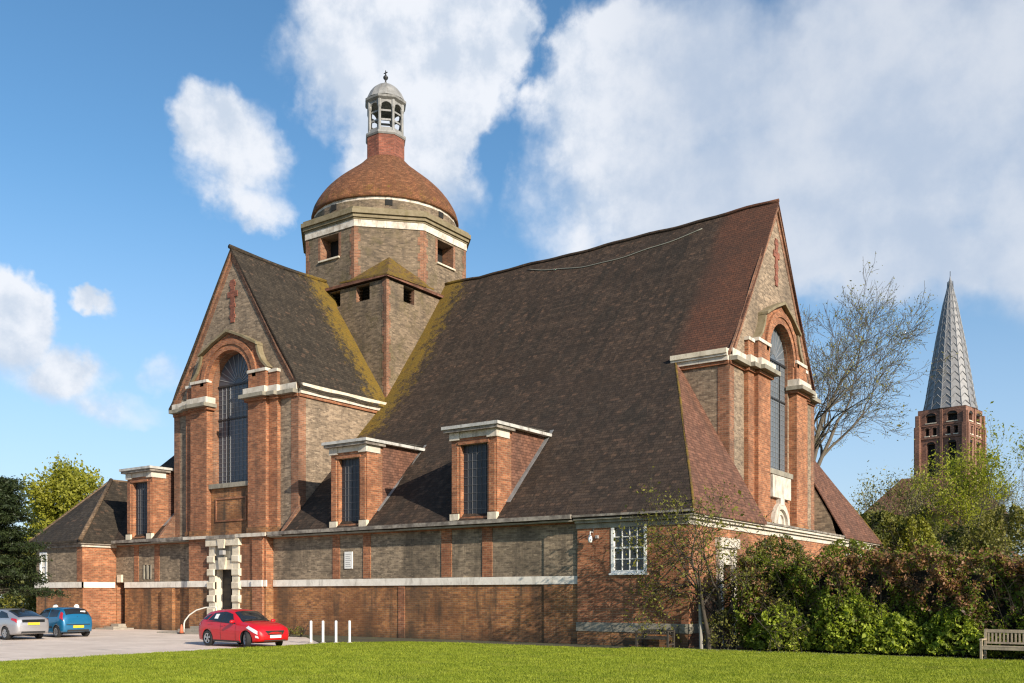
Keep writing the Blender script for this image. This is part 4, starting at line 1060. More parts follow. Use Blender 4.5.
# a roof glimpsed between the trees
HS = thing('house', 'house with an orange tiled roof, mostly hidden by trees below the spire', 'house', (-25, 128, 0))
b = MB(); b.box(-32, -18, 122, 132, 0, 12.2); b.build('house_wall', [RED], HS)
b = MB(); b.sheet([[(-32.5, 121.5, 12), (-17.5, 121.5, 12)], [(-29, 127, 16.8), (-21, 127, 16.8)]], .2); b.sheet([[(-32.5, 132.5, 12), (-17.5, 132.5, 12)], [(-29, 127, 16.8), (-21, 127, 16.8)]], .2)
b.poly([(-32.5, 121.5, 12), (-29, 127, 16.8), (-32.5, 132.5, 12)]); b.poly([(-17.5, 121.5, 12), (-21, 127, 16.8), (-17.5, 132.5, 12)])
b.build('roof', [HIP], HS)

# ================================================================== PLANTS
def leaves(name, P, size, mat, parent, seed, upbias=.3, aspect=.55):
    """leaf-shaped faces at points P (N,3) with random tilt"""
    rg = np.random.default_rng(seed); N = len(P)
    nrm = rg.normal(size=(N, 3)); nrm[:, 2] += upbias; nrm /= np.linalg.norm(nrm, axis=1)[:, None]
    a = rg.normal(size=(N, 3)); a -= nrm * (a * nrm).sum(1)[:, None]; a /= np.linalg.norm(a, axis=1)[:, None]
    c = np.cross(nrm, a); L = (size * np.exp(rg.normal(0, .32, N)))[:, None]
    V = np.stack([P - a * L * .5, P + c * L * aspect * .5 - a * L * .05, P + a * L * .5 + nrm * L * .08, P - c * L * aspect * .5 - a * L * .05], 1).reshape(-1, 3)
    F = np.arange(N * 4).reshape(N, 4)
    return rawmesh(name, V, F, mat, parent)
def tubes(name, segs, mat, parent):
    """many tapered sections joined in one mesh: (p0,p1,r0,r1)"""
    V = []; F = []; o = 0
    for p0, p1, r0, r1 in segs:
        d = p1 - p0; n = 6 if r0 > .04 else 3
        u = d.orthogonal().normalized(); q_ = d.normalized().cross(u)
        for p, r_ in ((p0, r0), (p1, r1)):
            for k in range(n):
                a = 2 * math.pi * k / n; V.append(p + (u * math.cos(a) + q_ * math.sin(a)) * r_)
        for k in range(n): F.append((o + k, o + (k + 1) % n, o + n + (k + 1) % n, o + n + k))
        o += 2 * n
    return rawmesh(name, np.array([tuple(x) for x in V]), np.array(F), mat, parent)
def grow(rg, p, d, L, r, lev, P, segs, tips):
    n = 4 if lev > 2 else 3; step = L / n; rr = r
    pts = []
    for i in range(n):
        d = (d + Vector((rg.gauss(0, 1), rg.gauss(0, 1), rg.gauss(0, 1))) * P['wob'] + Vector((0, 0, P['up'] * (1 if lev < P['lv'] else .3)))).normalized()
        q_ = p + d * step; r2 = max(rr * P['tap'], P['rmin']); segs.append((p, q_, rr, r2)); p, rr = q_, r2; pts.append((p, d, rr))
    if lev == 0: tips.append((p, d)); tips.append((pts[0][0], d)); return
    k = P['br'] if lev < P['lv'] else P['br0']
    for j in range(k):
        pp, dd, r_ = pts[min(n - 1, max(0 if lev < P['lv'] else P['first'], int(rg.random() * n)))] if j < k - 1 else pts[-1]
        ax = dd.orthogonal().normalized(); ax.rotate(Matrix.Rotation(rg.uniform(0, 6.283), 3, dd))
        ang = R(rg.uniform(*P['ang'])) * (.55 if j == k - 1 else 1)
        nd = dd.copy(); nd.rotate(Matrix.Rotation(ang, 3, ax))
        grow(rg, pp, nd, L * rg.uniform(*P['len']), r_ * rg.uniform(.62, .82), lev - 1, P, segs, tips)
TREEP = dict(wob=.12, up=.06, tap=.86, rmin=.008, br=3, br0=5, first=1, ang=(22, 52), len=(.62, .82), lv=5)
def tree(name, label, cat, pos, L0, r0, leafmat_, nleaf, lsize, spread, seed, bmat=BARK, group=None, P={}, lean=(0, 0), leafname='leaves', zscale=1.0, trunks=1):
    PP = dict(TREEP); PP.update(P); rg = random.Random(seed); segs = []; tips = []
    root = thing(name, label, cat, pos, group); base = Vector(pos)
    for k in range(trunks):
        a = rg.uniform(0, 6.28); off = Vector((math.cos(a), math.sin(a), 0)) * (.0 if trunks == 1 else .25)
        grow(rg, base + off, (Vector((lean[0], lean[1], 1)) + off * (0 if trunks == 1 else 1.2)).normalized(), L0, r0, PP['lv'], PP, segs, tips)
    tubes('branches', segs, bmat, root)
    g_ = np.random.default_rng(seed); T = np.array([tuple(p) for p, d in tips]); idx = g_.integers(0, len(T), nleaf)
    pts = T[idx] + g_.normal(size=(nleaf, 3)) * spread
    leaves(leafname, pts, lsize, leafmat_, root, seed)
    return root
def at(px, dist):                                       # ground point in the direction of a bearing
    r_ = (px - 512) / 955; return (dist * (FW[0] + r_ * RT[0]), dist * (FW[1] + r_ * RT[1]), 0)

# big bare tree behind the west front
tree('bare_tree', 'tall nearly bare spreading tree rising behind the west gable', 'tree', at(828, 72), 9.8, .42, L_BUD, 15000, .11, .2, 8, BARKT, P=dict(lv=7, br=3, br0=7, first=1, wob=.10, up=.03, ang=(18, 48), len=(.60, .76), tap=.88, rmin=.012), lean=(-.24, -.16))
tree('budding_tree', 'thin budding tree with low level boughs just right of the far aisle roof', 'tree', at(872, 76), 4.4, .2, L_BUD, 6000, .12, .18, 36, BARKT, P=dict(lv=5, up=.0, ang=(28, 65), rmin=.016), lean=(.1, 0))
tree('spring_tree', 'bright yellow-green spring tree standing before the distant spire', 'tree', at(972, 74), 4.9, .17, L_LIME, 10500, .17, .36, 43, BARKD, P=dict(lv=5, up=.10, ang=(16, 40), len=(.6, .78)))
tree('olive_tree', 'olive green thin tree covering the left side of the distant tower', 'tree', at(946, 79), 5.0, .18, L_BUD, 8500, .16, .36, 51, BARKD, P=dict(lv=5, up=.12, ang=(14, 36), len=(.6, .78)))
tree('bare_tree', 'pale half-bare tree at the right edge of the photo', 'tree', at(1016, 82), 5.2, .2, L_BUD, 8000, .12, .2, 62, BARKT, P=dict(lv=5, up=.08, ang=(18, 44), rmin=.016))
tree('budding_tree', 'slender sparse tree between the bright spring tree and the right edge', 'tree', at(994, 90), 4.6, .15, L_BUD, 6000, .12, .22, 66, BARKT, P=dict(lv=5, up=.1, ang=(16, 40), rmin=.016))
tree('leafy_tree', 'yellow-green leafy tree rising behind the left end of the church', 'tree', at(80, 84), 4.5, .26, L_YEL, 34000, .28, .5, 71, BARKD, P=dict(lv=5, up=.02, ang=(24, 58)))
tree('leafy_tree', 'low pale green tree at the far left behind the conifer', 'tree', at(30, 100), 2.9, .2, L_YEL, 12000, .28, .6, 76, BARKD, P=dict(lv=5, up=.02, ang=(24, 58)))
# conifer at the left edge
CT = thing('conifer', 'dark green conifer with drooping sprays at the left edge', 'tree', at(-7, 51))
rg = random.Random(5); segs = []; tips = []; base = Vector(at(-7, 51))
segs.append((base, base + Vector((0, 0, 8.4)), .3, .05))
for k in range(120):
    z = 1.9 + 6.4 * (k / 120) ** .9; a = rg.uniform(0, 6.283); ln = (3.0 * (1 - (z - 1.5) / 8.4) + .5) * rg.uniform(.6, 1.1)
    p = base + Vector((0, 0, z)); d_ = Vector((math.cos(a), math.sin(a), .22))
    for i in range(8):
        q_ = p + d_ * ln / 8; segs.append((p, q_, .05 * (1 - i / 9), .05 * (1 - (i + 1) / 9))); d_ = (d_ + Vector((rg.gauss(0, .1), rg.gauss(0, .1), -.06))).normalized(); p = q_
        if i > 1:
            for s_ in range(4): tips.append(p + Vector((rg.gauss(0, .26), rg.gauss(0, .26), rg.gauss(-.06, .09))))
tubes('branches', segs, BARKD, CT)
g_ = np.random.default_rng(3); T = np.array([tuple(x) for x in tips]); idx = g_.integers(0, len(T), 60000)
leaves('needles', T[idx] + g_.normal(size=(60000, 3)) * (.17, .17, .06), .15, L_DARK, CT, 9, 1.2, .35)
# leafless bush-like cover behind the hedge on the right
def bush(name, label, cat, pos, rx, ry, h, mats, n, ls, seed, group=None, stems=10, rough=.28, core=True, z0=.1):
    root = thing(name, label, cat, pos, group); g_ = np.random.default_rng(seed); x0, y0, _ = pos
    ph = g_.uniform(0, 6.28, 6)
    def rad(th, fz): return 1 + rough * (np.sin(3 * th + ph[0] + 4 * fz) * .5 + np.sin(5 * th + ph[1] - 6 * fz) * .4 + np.sin(9 * th + ph[2] + 11 * fz) * .3)
    N = n; th = g_.uniform(0, 6.283, N); fz = g_.uniform(0, 1, N); pr = np.sqrt(np.clip(1 - (np.clip(fz, 0, 1) ** 2.6), .02, 1)) * (.78 + .22 * np.minimum(1, fz * 4))
    rr = pr * rad(th, fz) * (1 - np.abs(g_.normal(0, .17, N)))
    clump = np.sin(th * 7 + ph[3] + fz * 9) * np.sin(fz * 13 + ph[4] + th * 2) + g_.normal(0, .45, N)
    pts = np.stack([x0 + rx * rr * np.cos(th), y0 + ry * rr * np.sin(th), z0 + h * fz * (1 + .06 * np.sin(th * 4 + ph[5]))], 1)
    keep = clump > -.55; pts = pts[keep]; clump = clump[keep]
    k = len(mats)
    for i, (nm, m_) in enumerate(mats):
        lo, hi = np.quantile(clump, i / k), np.quantile(clump, (i + 1) / k); leaves(nm, pts[(clump >= lo) & (clump <= hi)], ls, m_, root, seed + i)
    rg = random.Random(seed); segs = []
    for j in range(stems):
        a = rg.uniform(0, 6.283); p = Vector((x0 + rg.uniform(-.4, .4) * rx, y0 + rg.uniform(-.4, .4) * ry, 0)); d_ = Vector((math.cos(a) * .45 * rx, math.sin(a) * .45 * ry, h * .75)).normalized()
        for i in range(6):
            q_ = p + d_ * h / 6; segs.append((p, q_, .03 * (1 - i / 7.5), .03 * (1 - (i + 1) / 7.5))); d_ = (d_ + Vector((rg.gauss(0, .2), rg.gauss(0, .2), rg.gauss(0, .1)))).normalized(); p = q_
            for s_ in range(2):
                e = Vector((rg.gauss(0, 1), rg.gauss(0, 1), rg.gauss(.5, .6))).normalized(); segs.append((p, p + e * rg.uniform(.3, .8), .012, .004))
    tubes('stems', segs, BARKD, root)
    return root
BG = 'bushes growing behind the hedge'
bush('bush', 'olive thicket next to the far aisle roof, behind the hedge', 'bush', at(880, 62), 3.8, 3.2, 7.0, [('dark_leaves', L_IVY), ('olive_leaves', L_OLIVE)], 26000, .22, 101, BG, 26)
bush('bush', 'tall ivy-clad mass under the boughs of the big bare tree', 'bush', at(876, 74), 6.0, 3.5, 7.9, [('dark_leaves', L_IVY), ('olive_leaves', L_OLIVE)], 34000, .24, 108, BG, 26)
bush('bush', 'yellow-green bush in front of the foot of the distant tower', 'bush', at(916, 60), 2.0, 2.0, 6.6, [('leaves', L_YEL), ('olive_leaves', L_OLIVE)], 15000, .17, 102, BG, 16)
bush('bush', 'dull olive bush under the bright spring tree', 'bush', at(960, 64), 3.4, 3, 6.2, [('olive_leaves', L_OLIVE), ('dark_leaves', L_IVY)], 18000, .18, 103, BG, 26)
bush('bush', 'brownish olive bush furthest right behind the hedge', 'bush', at(1008, 62), 3.6, 3, 7.4, [('olive_leaves', L_OLIVE), ('bronze_leaves', L_BUD)], 22000, .18, 104, BG, 26)
bush('bush', 'grey-green bush far off behind the foot of the distant tower', 'bush', at(940, 100), 8, 4, 9.5, [('dark_leaves', L_IVY), ('olive_leaves', L_OLIVE)], 30000, .3, 105, BG, 20)
bush('bush', 'dark bush at the far left behind the parked silver car', 'bush', at(12, 66), 3.5, 3, 5.5, [('dark_leaves', L_IVY), ('olive_leaves', L_OLIVE)], 16000, .22, 106, 'bushes behind the left end of the church', 10)
# woodland far away, one mass along the horizon
g_ = np.random.default_rng(77); N = 60000; th = g_.uniform(-1.0, 1.0, N); dd_ = g_.uniform(190, 240, N); hh = (7 + 3 * np.sin(th * 23) + 2 * np.sin(th * 51 + 1)) * np.sqrt(g_.uniform(0, 1, N))
Pw = np.stack([dd_ * (FW[0] * np.cos(th) + RT[0] * np.sin(th)), dd_ * (FW[1] * np.cos(th) + RT[1] * np.sin(th)), hh], 1)
o = leaves('woodland', Pw, 1.3, L_IVY, None, 78); o['kind'] = 'stuff'; o['label'] = 'far-off woodland along the horizon'

# ---- hedge along the right
HX0, HX1, HY0, HY1, HH = -13.6, 11.0, 33.9, 36.4, 3.35
HG = thing('hedge', 'long tall mixed hedge with copper leaves on top and green below', 'hedge', (-2, 35, 0))
g_ = np.random.default_rng(21)
def hedgepts(N, kind):
    x = g_.uniform(HX0, HX1, N); t_ = g_.uniform(0, 1, N)
    onfront = t_ < .72
    z = np.where(onfront, HH * g_.uniform(0.02, 1, N), HH)
    y = np.where(onfront, HY0, HY0 + (HY1 - HY0) * g_.uniform(0, 1, N) ** 1.4)
    bump_ = .22 * np.sin(x * 1.7 + z * 1.3) + .16 * np.sin(x * 4.1 - z * 2.7 + 1) + .1 * np.sin(x * 9.7 + z * 6.1)
    top = .18 * np.sin(x * .9 + 2) + .12 * np.sin(x * 3.3) + .09 * np.sin(x * 7.9 + y * 3)
    rnd_ = z > HH * .8
    y = y + np.where(onfront, bump_ + .35 * np.clip((z / HH - .8) / .2, 0, 1) ** 2, 0) + np.abs(g_.normal(0, .18, N)) * np.where(onfront, 1, 0)
    z = z + np.where(onfront, 0, top - np.abs(g_.normal(0, .14, N)) + np.where(g_.uniform(0, 1, N) < .08, g_.uniform(0, .35, N), 0)) + np.where(onfront & rnd_, top * .6, 0)
    sel = np.sin(x * 2.3 + 5 * np.sin(x * .37) + z * 1.9) * .5 + np.sin(x * 5.1 + z * 4.2 + 2) * .3 + g_.normal(0, .75, N)
    return np.stack([x, y, z], 1), sel, z / HH
P_, s_, f_ = hedgepts(120000, 0)
gap = np.sin(P_[:, 0] * 3.7 + P_[:, 2] * 2.2) + np.sin(P_[:, 0] * 7.9 - P_[:, 2] * 5.3) * .8 + g_.normal(0, .5, len(P_))
keep = gap > -.75; P_, s_, f_ = P_[keep], s_[keep], f_[keep]
pc = np.clip((f_ - .42) / .4, 0, 1) * (.3 + .7 * np.clip((P_[:, 0] + 12.) / 6, 0, 1)) * .58       # share of copper grows with height
u_ = np.clip(.5 + s_ * .45, 0, 1)
cop = u_ < pc; mid = (~cop) & (f_ > .22) & (u_ < pc + .22)
leaves('copper_leaves', P_[cop], .105, L_COPPER, HG, 31); leaves('bronze_leaves', P_[mid], .095, L_COPD, HG, 32); leaves('green_leaves', P_[~cop & ~mid], .10, L_GREEN, HG, 33)
segs = []; rg = random.Random(44)
for k in range(900):
    x = rg.uniform(HX0, HX1); p = Vector((x, rg.uniform(HY0 + .25, HY1 - .4), 0)); d_ = Vector((rg.gauss(0, .25), rg.gauss(-.05, .2), 1)).normalized(); L_ = rg.uniform(2.2, HH + .25)
    for i in range(5):
        q_ = p + d_ * L_ / 5; segs.append((p, q_, .022 * (1 - i / 6), .022 * (1 - (i + 1) / 6)))
        e = Vector((rg.gauss(0, .7), rg.gauss(-.5, .5), rg.uniform(.1, .8))).normalized(); segs.append((q_, q_ + e * rg.uniform(.2, .6), .008, .003))
        d_ = (d_ + Vector((rg.gauss(0, .18), rg.gauss(0, .15), 0))).normalized(); p = q_
tubes('stems', segs, TWIGSHADE, HG)
b = MB(); n = 60
b.sheet([[(HX0 + .4 + (HX1 - HX0 - .8) * i / n, HY0 + .75 + .1 * math.sin(i * 1.3 + j), .0 + (HH - .55) * j / 6 + .1 * math.sin(i * .9)) for i in range(n + 1)] for j in range(7)], .02)
b.build('shade_core', [TWIGSHADE], HG)  # solid dark sheet standing in for the shade deep in the hedge
BR = 'bright green shrubs along the foot of the hedge'
for k, (x, w_, h_, lb) in enumerate(((-11.9, 1.2, 1.5, 'bright green low shrub at the left foot of the hedge'), (-9.6, 1.3, 1.9, 'bright green shrub with broad lit leaves, tallest along the hedge foot'), (-8.1, 1.1, 1.25, 'bright green shrub at the middle of the hedge foot'),
                                     (-6.1, 1.0, 1.5, 'bright green shrub just left of the pale bench'), (-3.2, 1.2, 1.7, 'bright green shrub behind the pale bench'))):
    bush('shrub', lb, 'shrub', (x, 34.0, 0), w_, .62, h_, [('darker_leaves', L_GREEN), ('leaves', L_BRIGHT)], 4600, .125, 140 + k, BR, 6, .35)  # deeper green leaves split from the bright ones by clump noise
bush('shrub', 'feathery olive evergreen shrub between the small tree and the hedge', 'shrub', (-12.5, 35.3, 0), 2.0, 1.2, 4.0, [('dark_leaves', L_IVY), ('olive_leaves', L_OLIVE)], 22000, .085, 160, None, 16, .3)
bush('shrub', 'dense olive shrub leaning over the porch behind the left of the hedge', 'shrub', (-10.2, 36.2, 0), 2.2, 1.2, 3.8, [('dark_leaves', L_GREEN), ('olive_leaves', L_OLIVE)], 20000, .09, 163, None, 16, .3)
bush('shrub', 'green bush topping the hedge right of the far aisle roof', 'shrub', (-7.3, 36.6, 0), 1.9, 1.1, 3.55, [('dark_leaves', L_GREEN), ('olive_leaves', L_OLIVE)], 14000, .10, 166, None, 12, .3)
# small tree by the corner
tree('small_tree', 'small crooked thin-leaved tree at the west corner of the church', 'tree', (-14.5, 33.95, 0), 2.2, .11, L_OLIVE, 8500, .09, .2, 85, BARKD, P=dict(lv=5, br=3, br0=6, first=0, wob=.2, up=-.005, ang=(28, 66), len=(.62, .84), rmin=.009, tap=.88), lean=(.05, 0), trunks=2)
bush('shrub', 'low straggly bush around the foot of the small corner tree', 'shrub', (-14.1, 34.1, 0), .9, .6, 1.3, [('leaves', L_OLIVE), ('dry_leaves', L_BUD)], 1800, .08, 170, None, 10, .3)
# weeds by the wall
WG = 'weeds at the foot of the aisle wall'
for k, (x, y, h_, lb) in enumerate(((*at(299, 46.5)[:2], .75, 'leafy weed by the wall just right of the red car'), (*at(289, 47.2)[:2], .55, 'smaller weed close behind the red car bonnet'))):
    bush('weed', lb, 'weed', (x, y, 0), .3, .2, h_ * .55, [('leaves', L_OLIVE)], 260, .07, 180 + k, WG, 3)

# ---- grass blades over the part of the lawn in view
g_ = np.random.default_rng(12); N = 540000
dd_ = 21 + 20 * g_.uniform(0, 1, N) ** 1.15; px = g_.uniform(-30, 1054, N); r_ = (px - 512) / 955
X = dd_ * (FW[0] + r_ * RT[0]); Y = dd_ * (FW[1] + r_ * RT[1])
ins = (X > -29.55 + .1 * np.sin(Y * 3) + .08 * np.sin(Y * 7.3) + np.abs(g_.normal(0, .12, N))) & (Y < np.where(X < -28.2, 28.9 + (X + 29.8) * 1.8, np.where(X < -17.5, 31.9 + .08 * np.sin(X * 4), 33.15 + .12 * np.sin(X * 2.7)))) & (X < 14)
X, Y = X[ins], Y[ins]; N = len(X)
patch = .5 + .5 * np.sin(X * .9 + 1.3 * np.sin(Y * .7)) * np.sin(Y * 1.1 + X * .3)
h_ = (.022 + .042 * g_.uniform(0, 1, N) ** 2) * (.75 + .5 * patch); a = g_.uniform(0, 6.283, N); ln = g_.normal(0, .6, (N, 2)) * h_[:, None]; wd = g_.uniform(.006, .014, N)
V = np.stack([np.stack([X - wd * np.cos(a), Y - wd * np.sin(a), np.full(N, .01)], 1), np.stack([X + wd * np.cos(a), Y + wd * np.sin(a), np.full(N, .01)], 1), np.stack([X + ln[:, 0], Y + ln[:, 1], .01 + h_], 1)], 1).reshape(-1, 3)
o = rawmesh('grass', V, np.arange(3 * N).reshape(N, 3), GRASSB); tag(o, 'short green lawn grass', None, kind='stuff')
N = 260; X = g_.uniform(-16, 4, N); Y = 33.2 - np.abs(g_.normal(0, 1.0, N)) - g_.uniform(0, .8, N); s_ = .016
V = np.stack([np.stack([X + dx * s_, Y + dy * s_, np.full(N, .075) + dz_], 1) for dx, dy, dz_ in ((-1, 0, 0), (0, -1, .01), (1, 0, 0), (0, 1, .01))], 1).reshape(-1, 3)
o = rawmesh('daisies', V, np.arange(4 * N).reshape(N, 4), DAISY); tag(o, 'tiny white daisies scattered in the grass', None, kind='stuff')


# ================================================================== CARS
def catmull(K, x):
    xs = [k[0] for k in K]
    i = max(0, min(len(K) - 2, next((j for j in range(len(K) - 1) if x <= xs[j + 1] + 1e-9), len(K) - 2)))
    t_ = (x - xs[i]) / (xs[i + 1] - xs[i]); out = []
    for c in range(1, len(K[0])):
        p1, p2 = K[i][c], K[i + 1][c]
        s = lambda a, b_: (K[b_][c] - K[a][c]) / (xs[b_] - xs[a])
        def tang(j):
            if j == 0 or j == len(K) - 1: return s(max(0, j - 1), min(len(K) - 1, j + 1))
            l, r__ = s(j - 1, j), s(j, j + 1)
            return 0 if l * r__ <= 0 else 2 * l * r__ / (l + r__)
        h = xs[i + 1] - xs[i]; m1, m2 = tang(i) * h, tang(i + 1) * h
        out.append((2 * t_ ** 3 - 3 * t_ ** 2 + 1) * p1 + (t_ ** 3 - 2 * t_ ** 2 + t_) * m1 + (-2 * t_ ** 3 + 3 * t_ ** 2) * p2 + (t_ ** 3 - t_ ** 2) * m2)
    return out
class Car:
    """local: x forward, y left, z up. keys: x, zbottom, zbelt, halfwidth, zroof(centre), roof halfwidth"""
    def __init__(s, name, label, pos, rz, K, paint, wr, axles, group='cars parked by the church'):
        s.K = sorted(K); s.root = thing(name, label, 'car', (0, 0, 0), group); s.paint = paint; s.wr = wr; s.axles = axles; s.pos = pos; s.rz = rz
        s.x0, s.x1 = s.K[0][0], s.K[-1][0]
    def side(s, x, k):
        """k 0..1 sill to belt, 1..2 belt to roof edge, 2..3 roof edge to centre -> (y,z), y>=0"""
        zb, zs, w_, zt, wt = catmull(s.K, x); wb = w_ * .955
        if k <= 1:
            f = k; y = w_ * (.93 + .07 * math.sin(min(1, f * 1.35 + .15) * math.pi / 2) - .045 * max(0, f - .7) / .3); return y, zb + (zs - zb) * f
        ze = zt - min(.075, max(.0, (zt - zs)) * .35)
        if k <= 2:
            f = k - 1; return wb + (wt - wb) * (f ** .9) + .035 * math.sin(f * math.pi) * min(1, (zt - zs) / .4), zs + (ze - zs) * f
        f = k - 2; return wt * math.cos(f * math.pi / 2), ze + (zt - ze) * math.sin(f * math.pi / 2)
    def body(s):
        ks = [0, .12, .3, .5, .68, .82, .93, 1.0, 1.25, 1.5, 1.75, 1.92, 2.0, 2.2, 2.45, 2.7, 3.0]; n = 56; rings = []
        for i in range(n + 1):
            x = s.x0 + (s.x1 - s.x0) * (.5 - .5 * math.cos(math.pi * i / n) * (.35) - .5 * (1 - 2 * i / n) * .65)
            h = [s.side(x, k) for k in ks]; rings.append([(x, y, z) for y, z in h] + [(x, -y, z) for y, z in reversed(h[:-1])])
        b = MB(); b.smooth = True; m_ = len(rings[0]); vs = [p for r__ in rings for p in r__]; fs = []
        for i in range(n):
            for j in range(m_ - 1): fs.append((i * m_ + j, i * m_ + j + 1, (i + 1) * m_ + j + 1, (i + 1) * m_ + j))
            fs.append((i * m_ + m_ - 1, i * m_, (i + 1) * m_, (i + 1) * m_ + m_ - 1))
        fs += [tuple(range(m_)), tuple(range(n * m_, (n + 1) * m_))]
        b.add(vs, fs); o = b.build('body', [s.paint, BLACKP], s.root)
        # cut the wheel arches
        cut = MB(); 
        for ax in s.axles:
            for sg in (1, -1):
                rr = s.wr * 1.13; nn = 28; y0, y1 = sorted((sg * .52, sg * 1.2)); vs = []; 
                for y in (y0, y1):
                    for k in range(nn): a = 2 * math.pi * k / nn; vs.append((ax + rr * math.cos(a), y, s.wr + rr * math.sin(a)))
                cut.add(vs, [tuple(range(nn)), tuple(range(2 * nn - 1, nn - 1, -1))] + [(k, (k + 1) % nn, nn + (k + 1) % nn, nn + k) for k in range(nn)])
        cut.c = 0
        co = cut.build('cutter', [BLACKP]); co.data.polygons.foreach_set('material_index', [0] * len(co.data.polygons))
        md = o.modifiers.new('arch', 'BOOLEAN'); md.object = co; md.operation = 'DIFFERENCE'; md.solver = 'EXACT'
        dg = bpy.context.evaluated_depsgraph_get(); me = bpy.data.meshes.new_from_object(o.evaluated_get(dg)); o.modifiers.clear(); o.data = me
        bpy.data.objects.remove(co)
        if len(me.materials) > 1:
            for p in me.polygons:
                c = p.center
                if abs(c.y) < .72 and c.z < .62 and abs(p.normal.y) > .9: p.material_index = 1
        # dark sill and under-tray
        b = MB(); b.box(s.axles[0] - s.wr, s.axles[1] + s.wr, -.5, .5, .17, .3); b.build('underbody', [BLACKP], s.root)
    def patch(s, name, mat, xk, sg, off=.008, n=8, m_=5, parent=None, label=None):
        """panel on the flank: xk = four corners (x,k) rear-low, front-low, front-high, rear-high"""
        b = MB(); b.smooth = True; rows_ = []
        for j in range(m_ + 1):
            row = []
            for i in range(n + 1):
                u_, v_ = i / n, j / m_
                L2 = lambda c: (xk[0][c] * (1 - u_) + xk[1][c] * u_) * (1 - v_) + (xk[3][c] * (1 - u_) + xk[2][c] * u_) * v_
                x, k = L2(0), L2(1); y, z = s.side(x, k); e = 1e-3
                tx = Vector((e, s.side(min(x + e, s.x1), k)[0] - y, s.side(min(x + e, s.x1), k)[1] - z)); y2, z2 = s.side(x, k + e if k + e < 3 else k - e)
                tk = Vector((0, y2 - y, z2 - z)) * (1 if k + e < 3 else -1); nr = tx.cross(tk)
                nr = nr.normalized() if nr.length > 1e-12 else Vector((0, 0, 1))
                if nr.y < -.05 or (abs(nr.y) <= .05 and nr.z < 0): nr = -nr
                p = Vector((x, y, z)) + nr * off; row.append((p.x, p.y * sg, p.z))
            rows_.append(row)
        I = lambda j, i: j * (n + 1) + i
        b.add([p for r__ in rows_ for p in r__], [(I(j, i), I(j, i + 1), I(j + 1, i + 1), I(j + 1, i)) for j in range(m_) for i in range(n)])
        return b.build(name, [mat], parent or s.root, label)
    def screen(s, name, mat, xa, xb, k0=2.0, off=.01, fa=1.0, parent=None):
        """glass across the car between stations xa (low) and xb (high)"""
        b = MB(); b.smooth = True; n, m_ = 14, 8; rows_ = []
        for j in range(m_ + 1):
            x = xa + (xb - xa) * j / m_; row = []
            for i in range(n + 1):
                q_ = -1 + 2 * i / n; k = 3 - abs(q_) * (3 - k0); y, z = s.side(x, k); dx = .02 if xa > xb else -.02
                row.append((x + off * (1 if xa > xb else -1) * .8, y * (1 if q_ > 0 else -1) * .985, z + off))
            rows_.append(row)
        I = lambda j, i: j * (n + 1) + i
        b.add([p for r__ in rows_ for p in r__], [(I(j, i), I(j, i + 1), I(j + 1, i + 1), I(j + 1, i)) for j in range(m_) for i in range(n)])
        return b.build(name, [mat], parent or s.root)
    def wheels(s, track, spokes=5, steer=0.):
        for ax in s.axles:
            for sg in (1, -1):
                st = steer if ax == max(s.axles) else 0.; cc, ss = math.cos(st), math.sin(st); w_ = .095; r0 = s.wr
                mp = lambda a, y, c, ax=ax, sg=sg, cc=cc, ss=ss: (ax + a * cc - (y * sg) * ss, sg * track + a * ss + (y * sg) * cc, r0 + c)
                b = MB(mp); b.smooth = True; pr = [(r0 * .62, -w_), (r0 * .93, -w_), (r0, -w_ * .65), (r0, w_ * .65), (r0 * .93, w_), (r0 * .66, w_ * 1.0), (r0 * .63, w_ * .6)]; n = 32; vs = []; fs = []
                for r_, y in pr:
                    for k in range(n): a = 2 * math.pi * k / n; vs.append((r_ * math.cos(a), y, r_ * math.sin(a)))
                for i in range(len(pr) - 1):
                    for k in range(n): fs.append((i * n + k, i * n + (k + 1) % n, (i + 1) * n + (k + 1) % n, (i + 1) * n + k))
                fs.append(tuple(range(n))); b.add(vs, fs)
                wh = b.build('wheel', [RUBBER], s.root)
                b = MB(mp); ro = r0 * .64
                for k in range(n):
                    a0, a1 = 2 * math.pi * k / n, 2 * math.pi * (k + 1) / n; P = lambda r_, a, y: (r_ * math.cos(a), y, r_ * math.sin(a))
                    b.add([P(ro, a0, w_ * .95), P(ro, a1, w_ * .95), P(ro * .88, a1, w_ * .8), P(ro * .88, a0, w_ * .8)], [(0, 1, 2, 3)])
                for k in range(spokes):
                    a = 2 * math.pi * k / spokes + .3
                    for da in (-.13, .13):
                        P = lambda r_, t2, y: (r_ * math.cos(a + da * (1.2 if r_ > .1 else .6)) - t2 * math.sin(a), y, r_ * math.sin(a + da * (1.2 if r_ > .1 else .6)) + t2 * math.cos(a))
                        b.add([P(.04, -.018, w_ * .85), P(.04, .018, w_ * .85), P(ro * .92, .022, w_ * .82), P(ro * .92, -.022, w_ * .82), P(.04, -.018, w_ * .55), P(.04, .018, w_ * .55), P(ro * .92, .022, w_ * .55), P(ro * .92, -.022, w_ * .55)], [(0, 1, 2, 3), (0, 1, 5, 4), (2, 3, 7, 6), (1, 2, 6, 5), (3, 0, 4, 7)])
                vs = [(.06 * math.cos(2 * math.pi * k / 12), w_ * .9, .06 * math.sin(2 * math.pi * k / 12)) for k in range(12)]; b.add(vs, [tuple(range(12))])
                b.build('rim', [ALLOY], wh)
    def done(s): s.root.location = (s.pos[0], s.pos[1], 0); s.root.rotation_euler = (0, 0, s.rz)
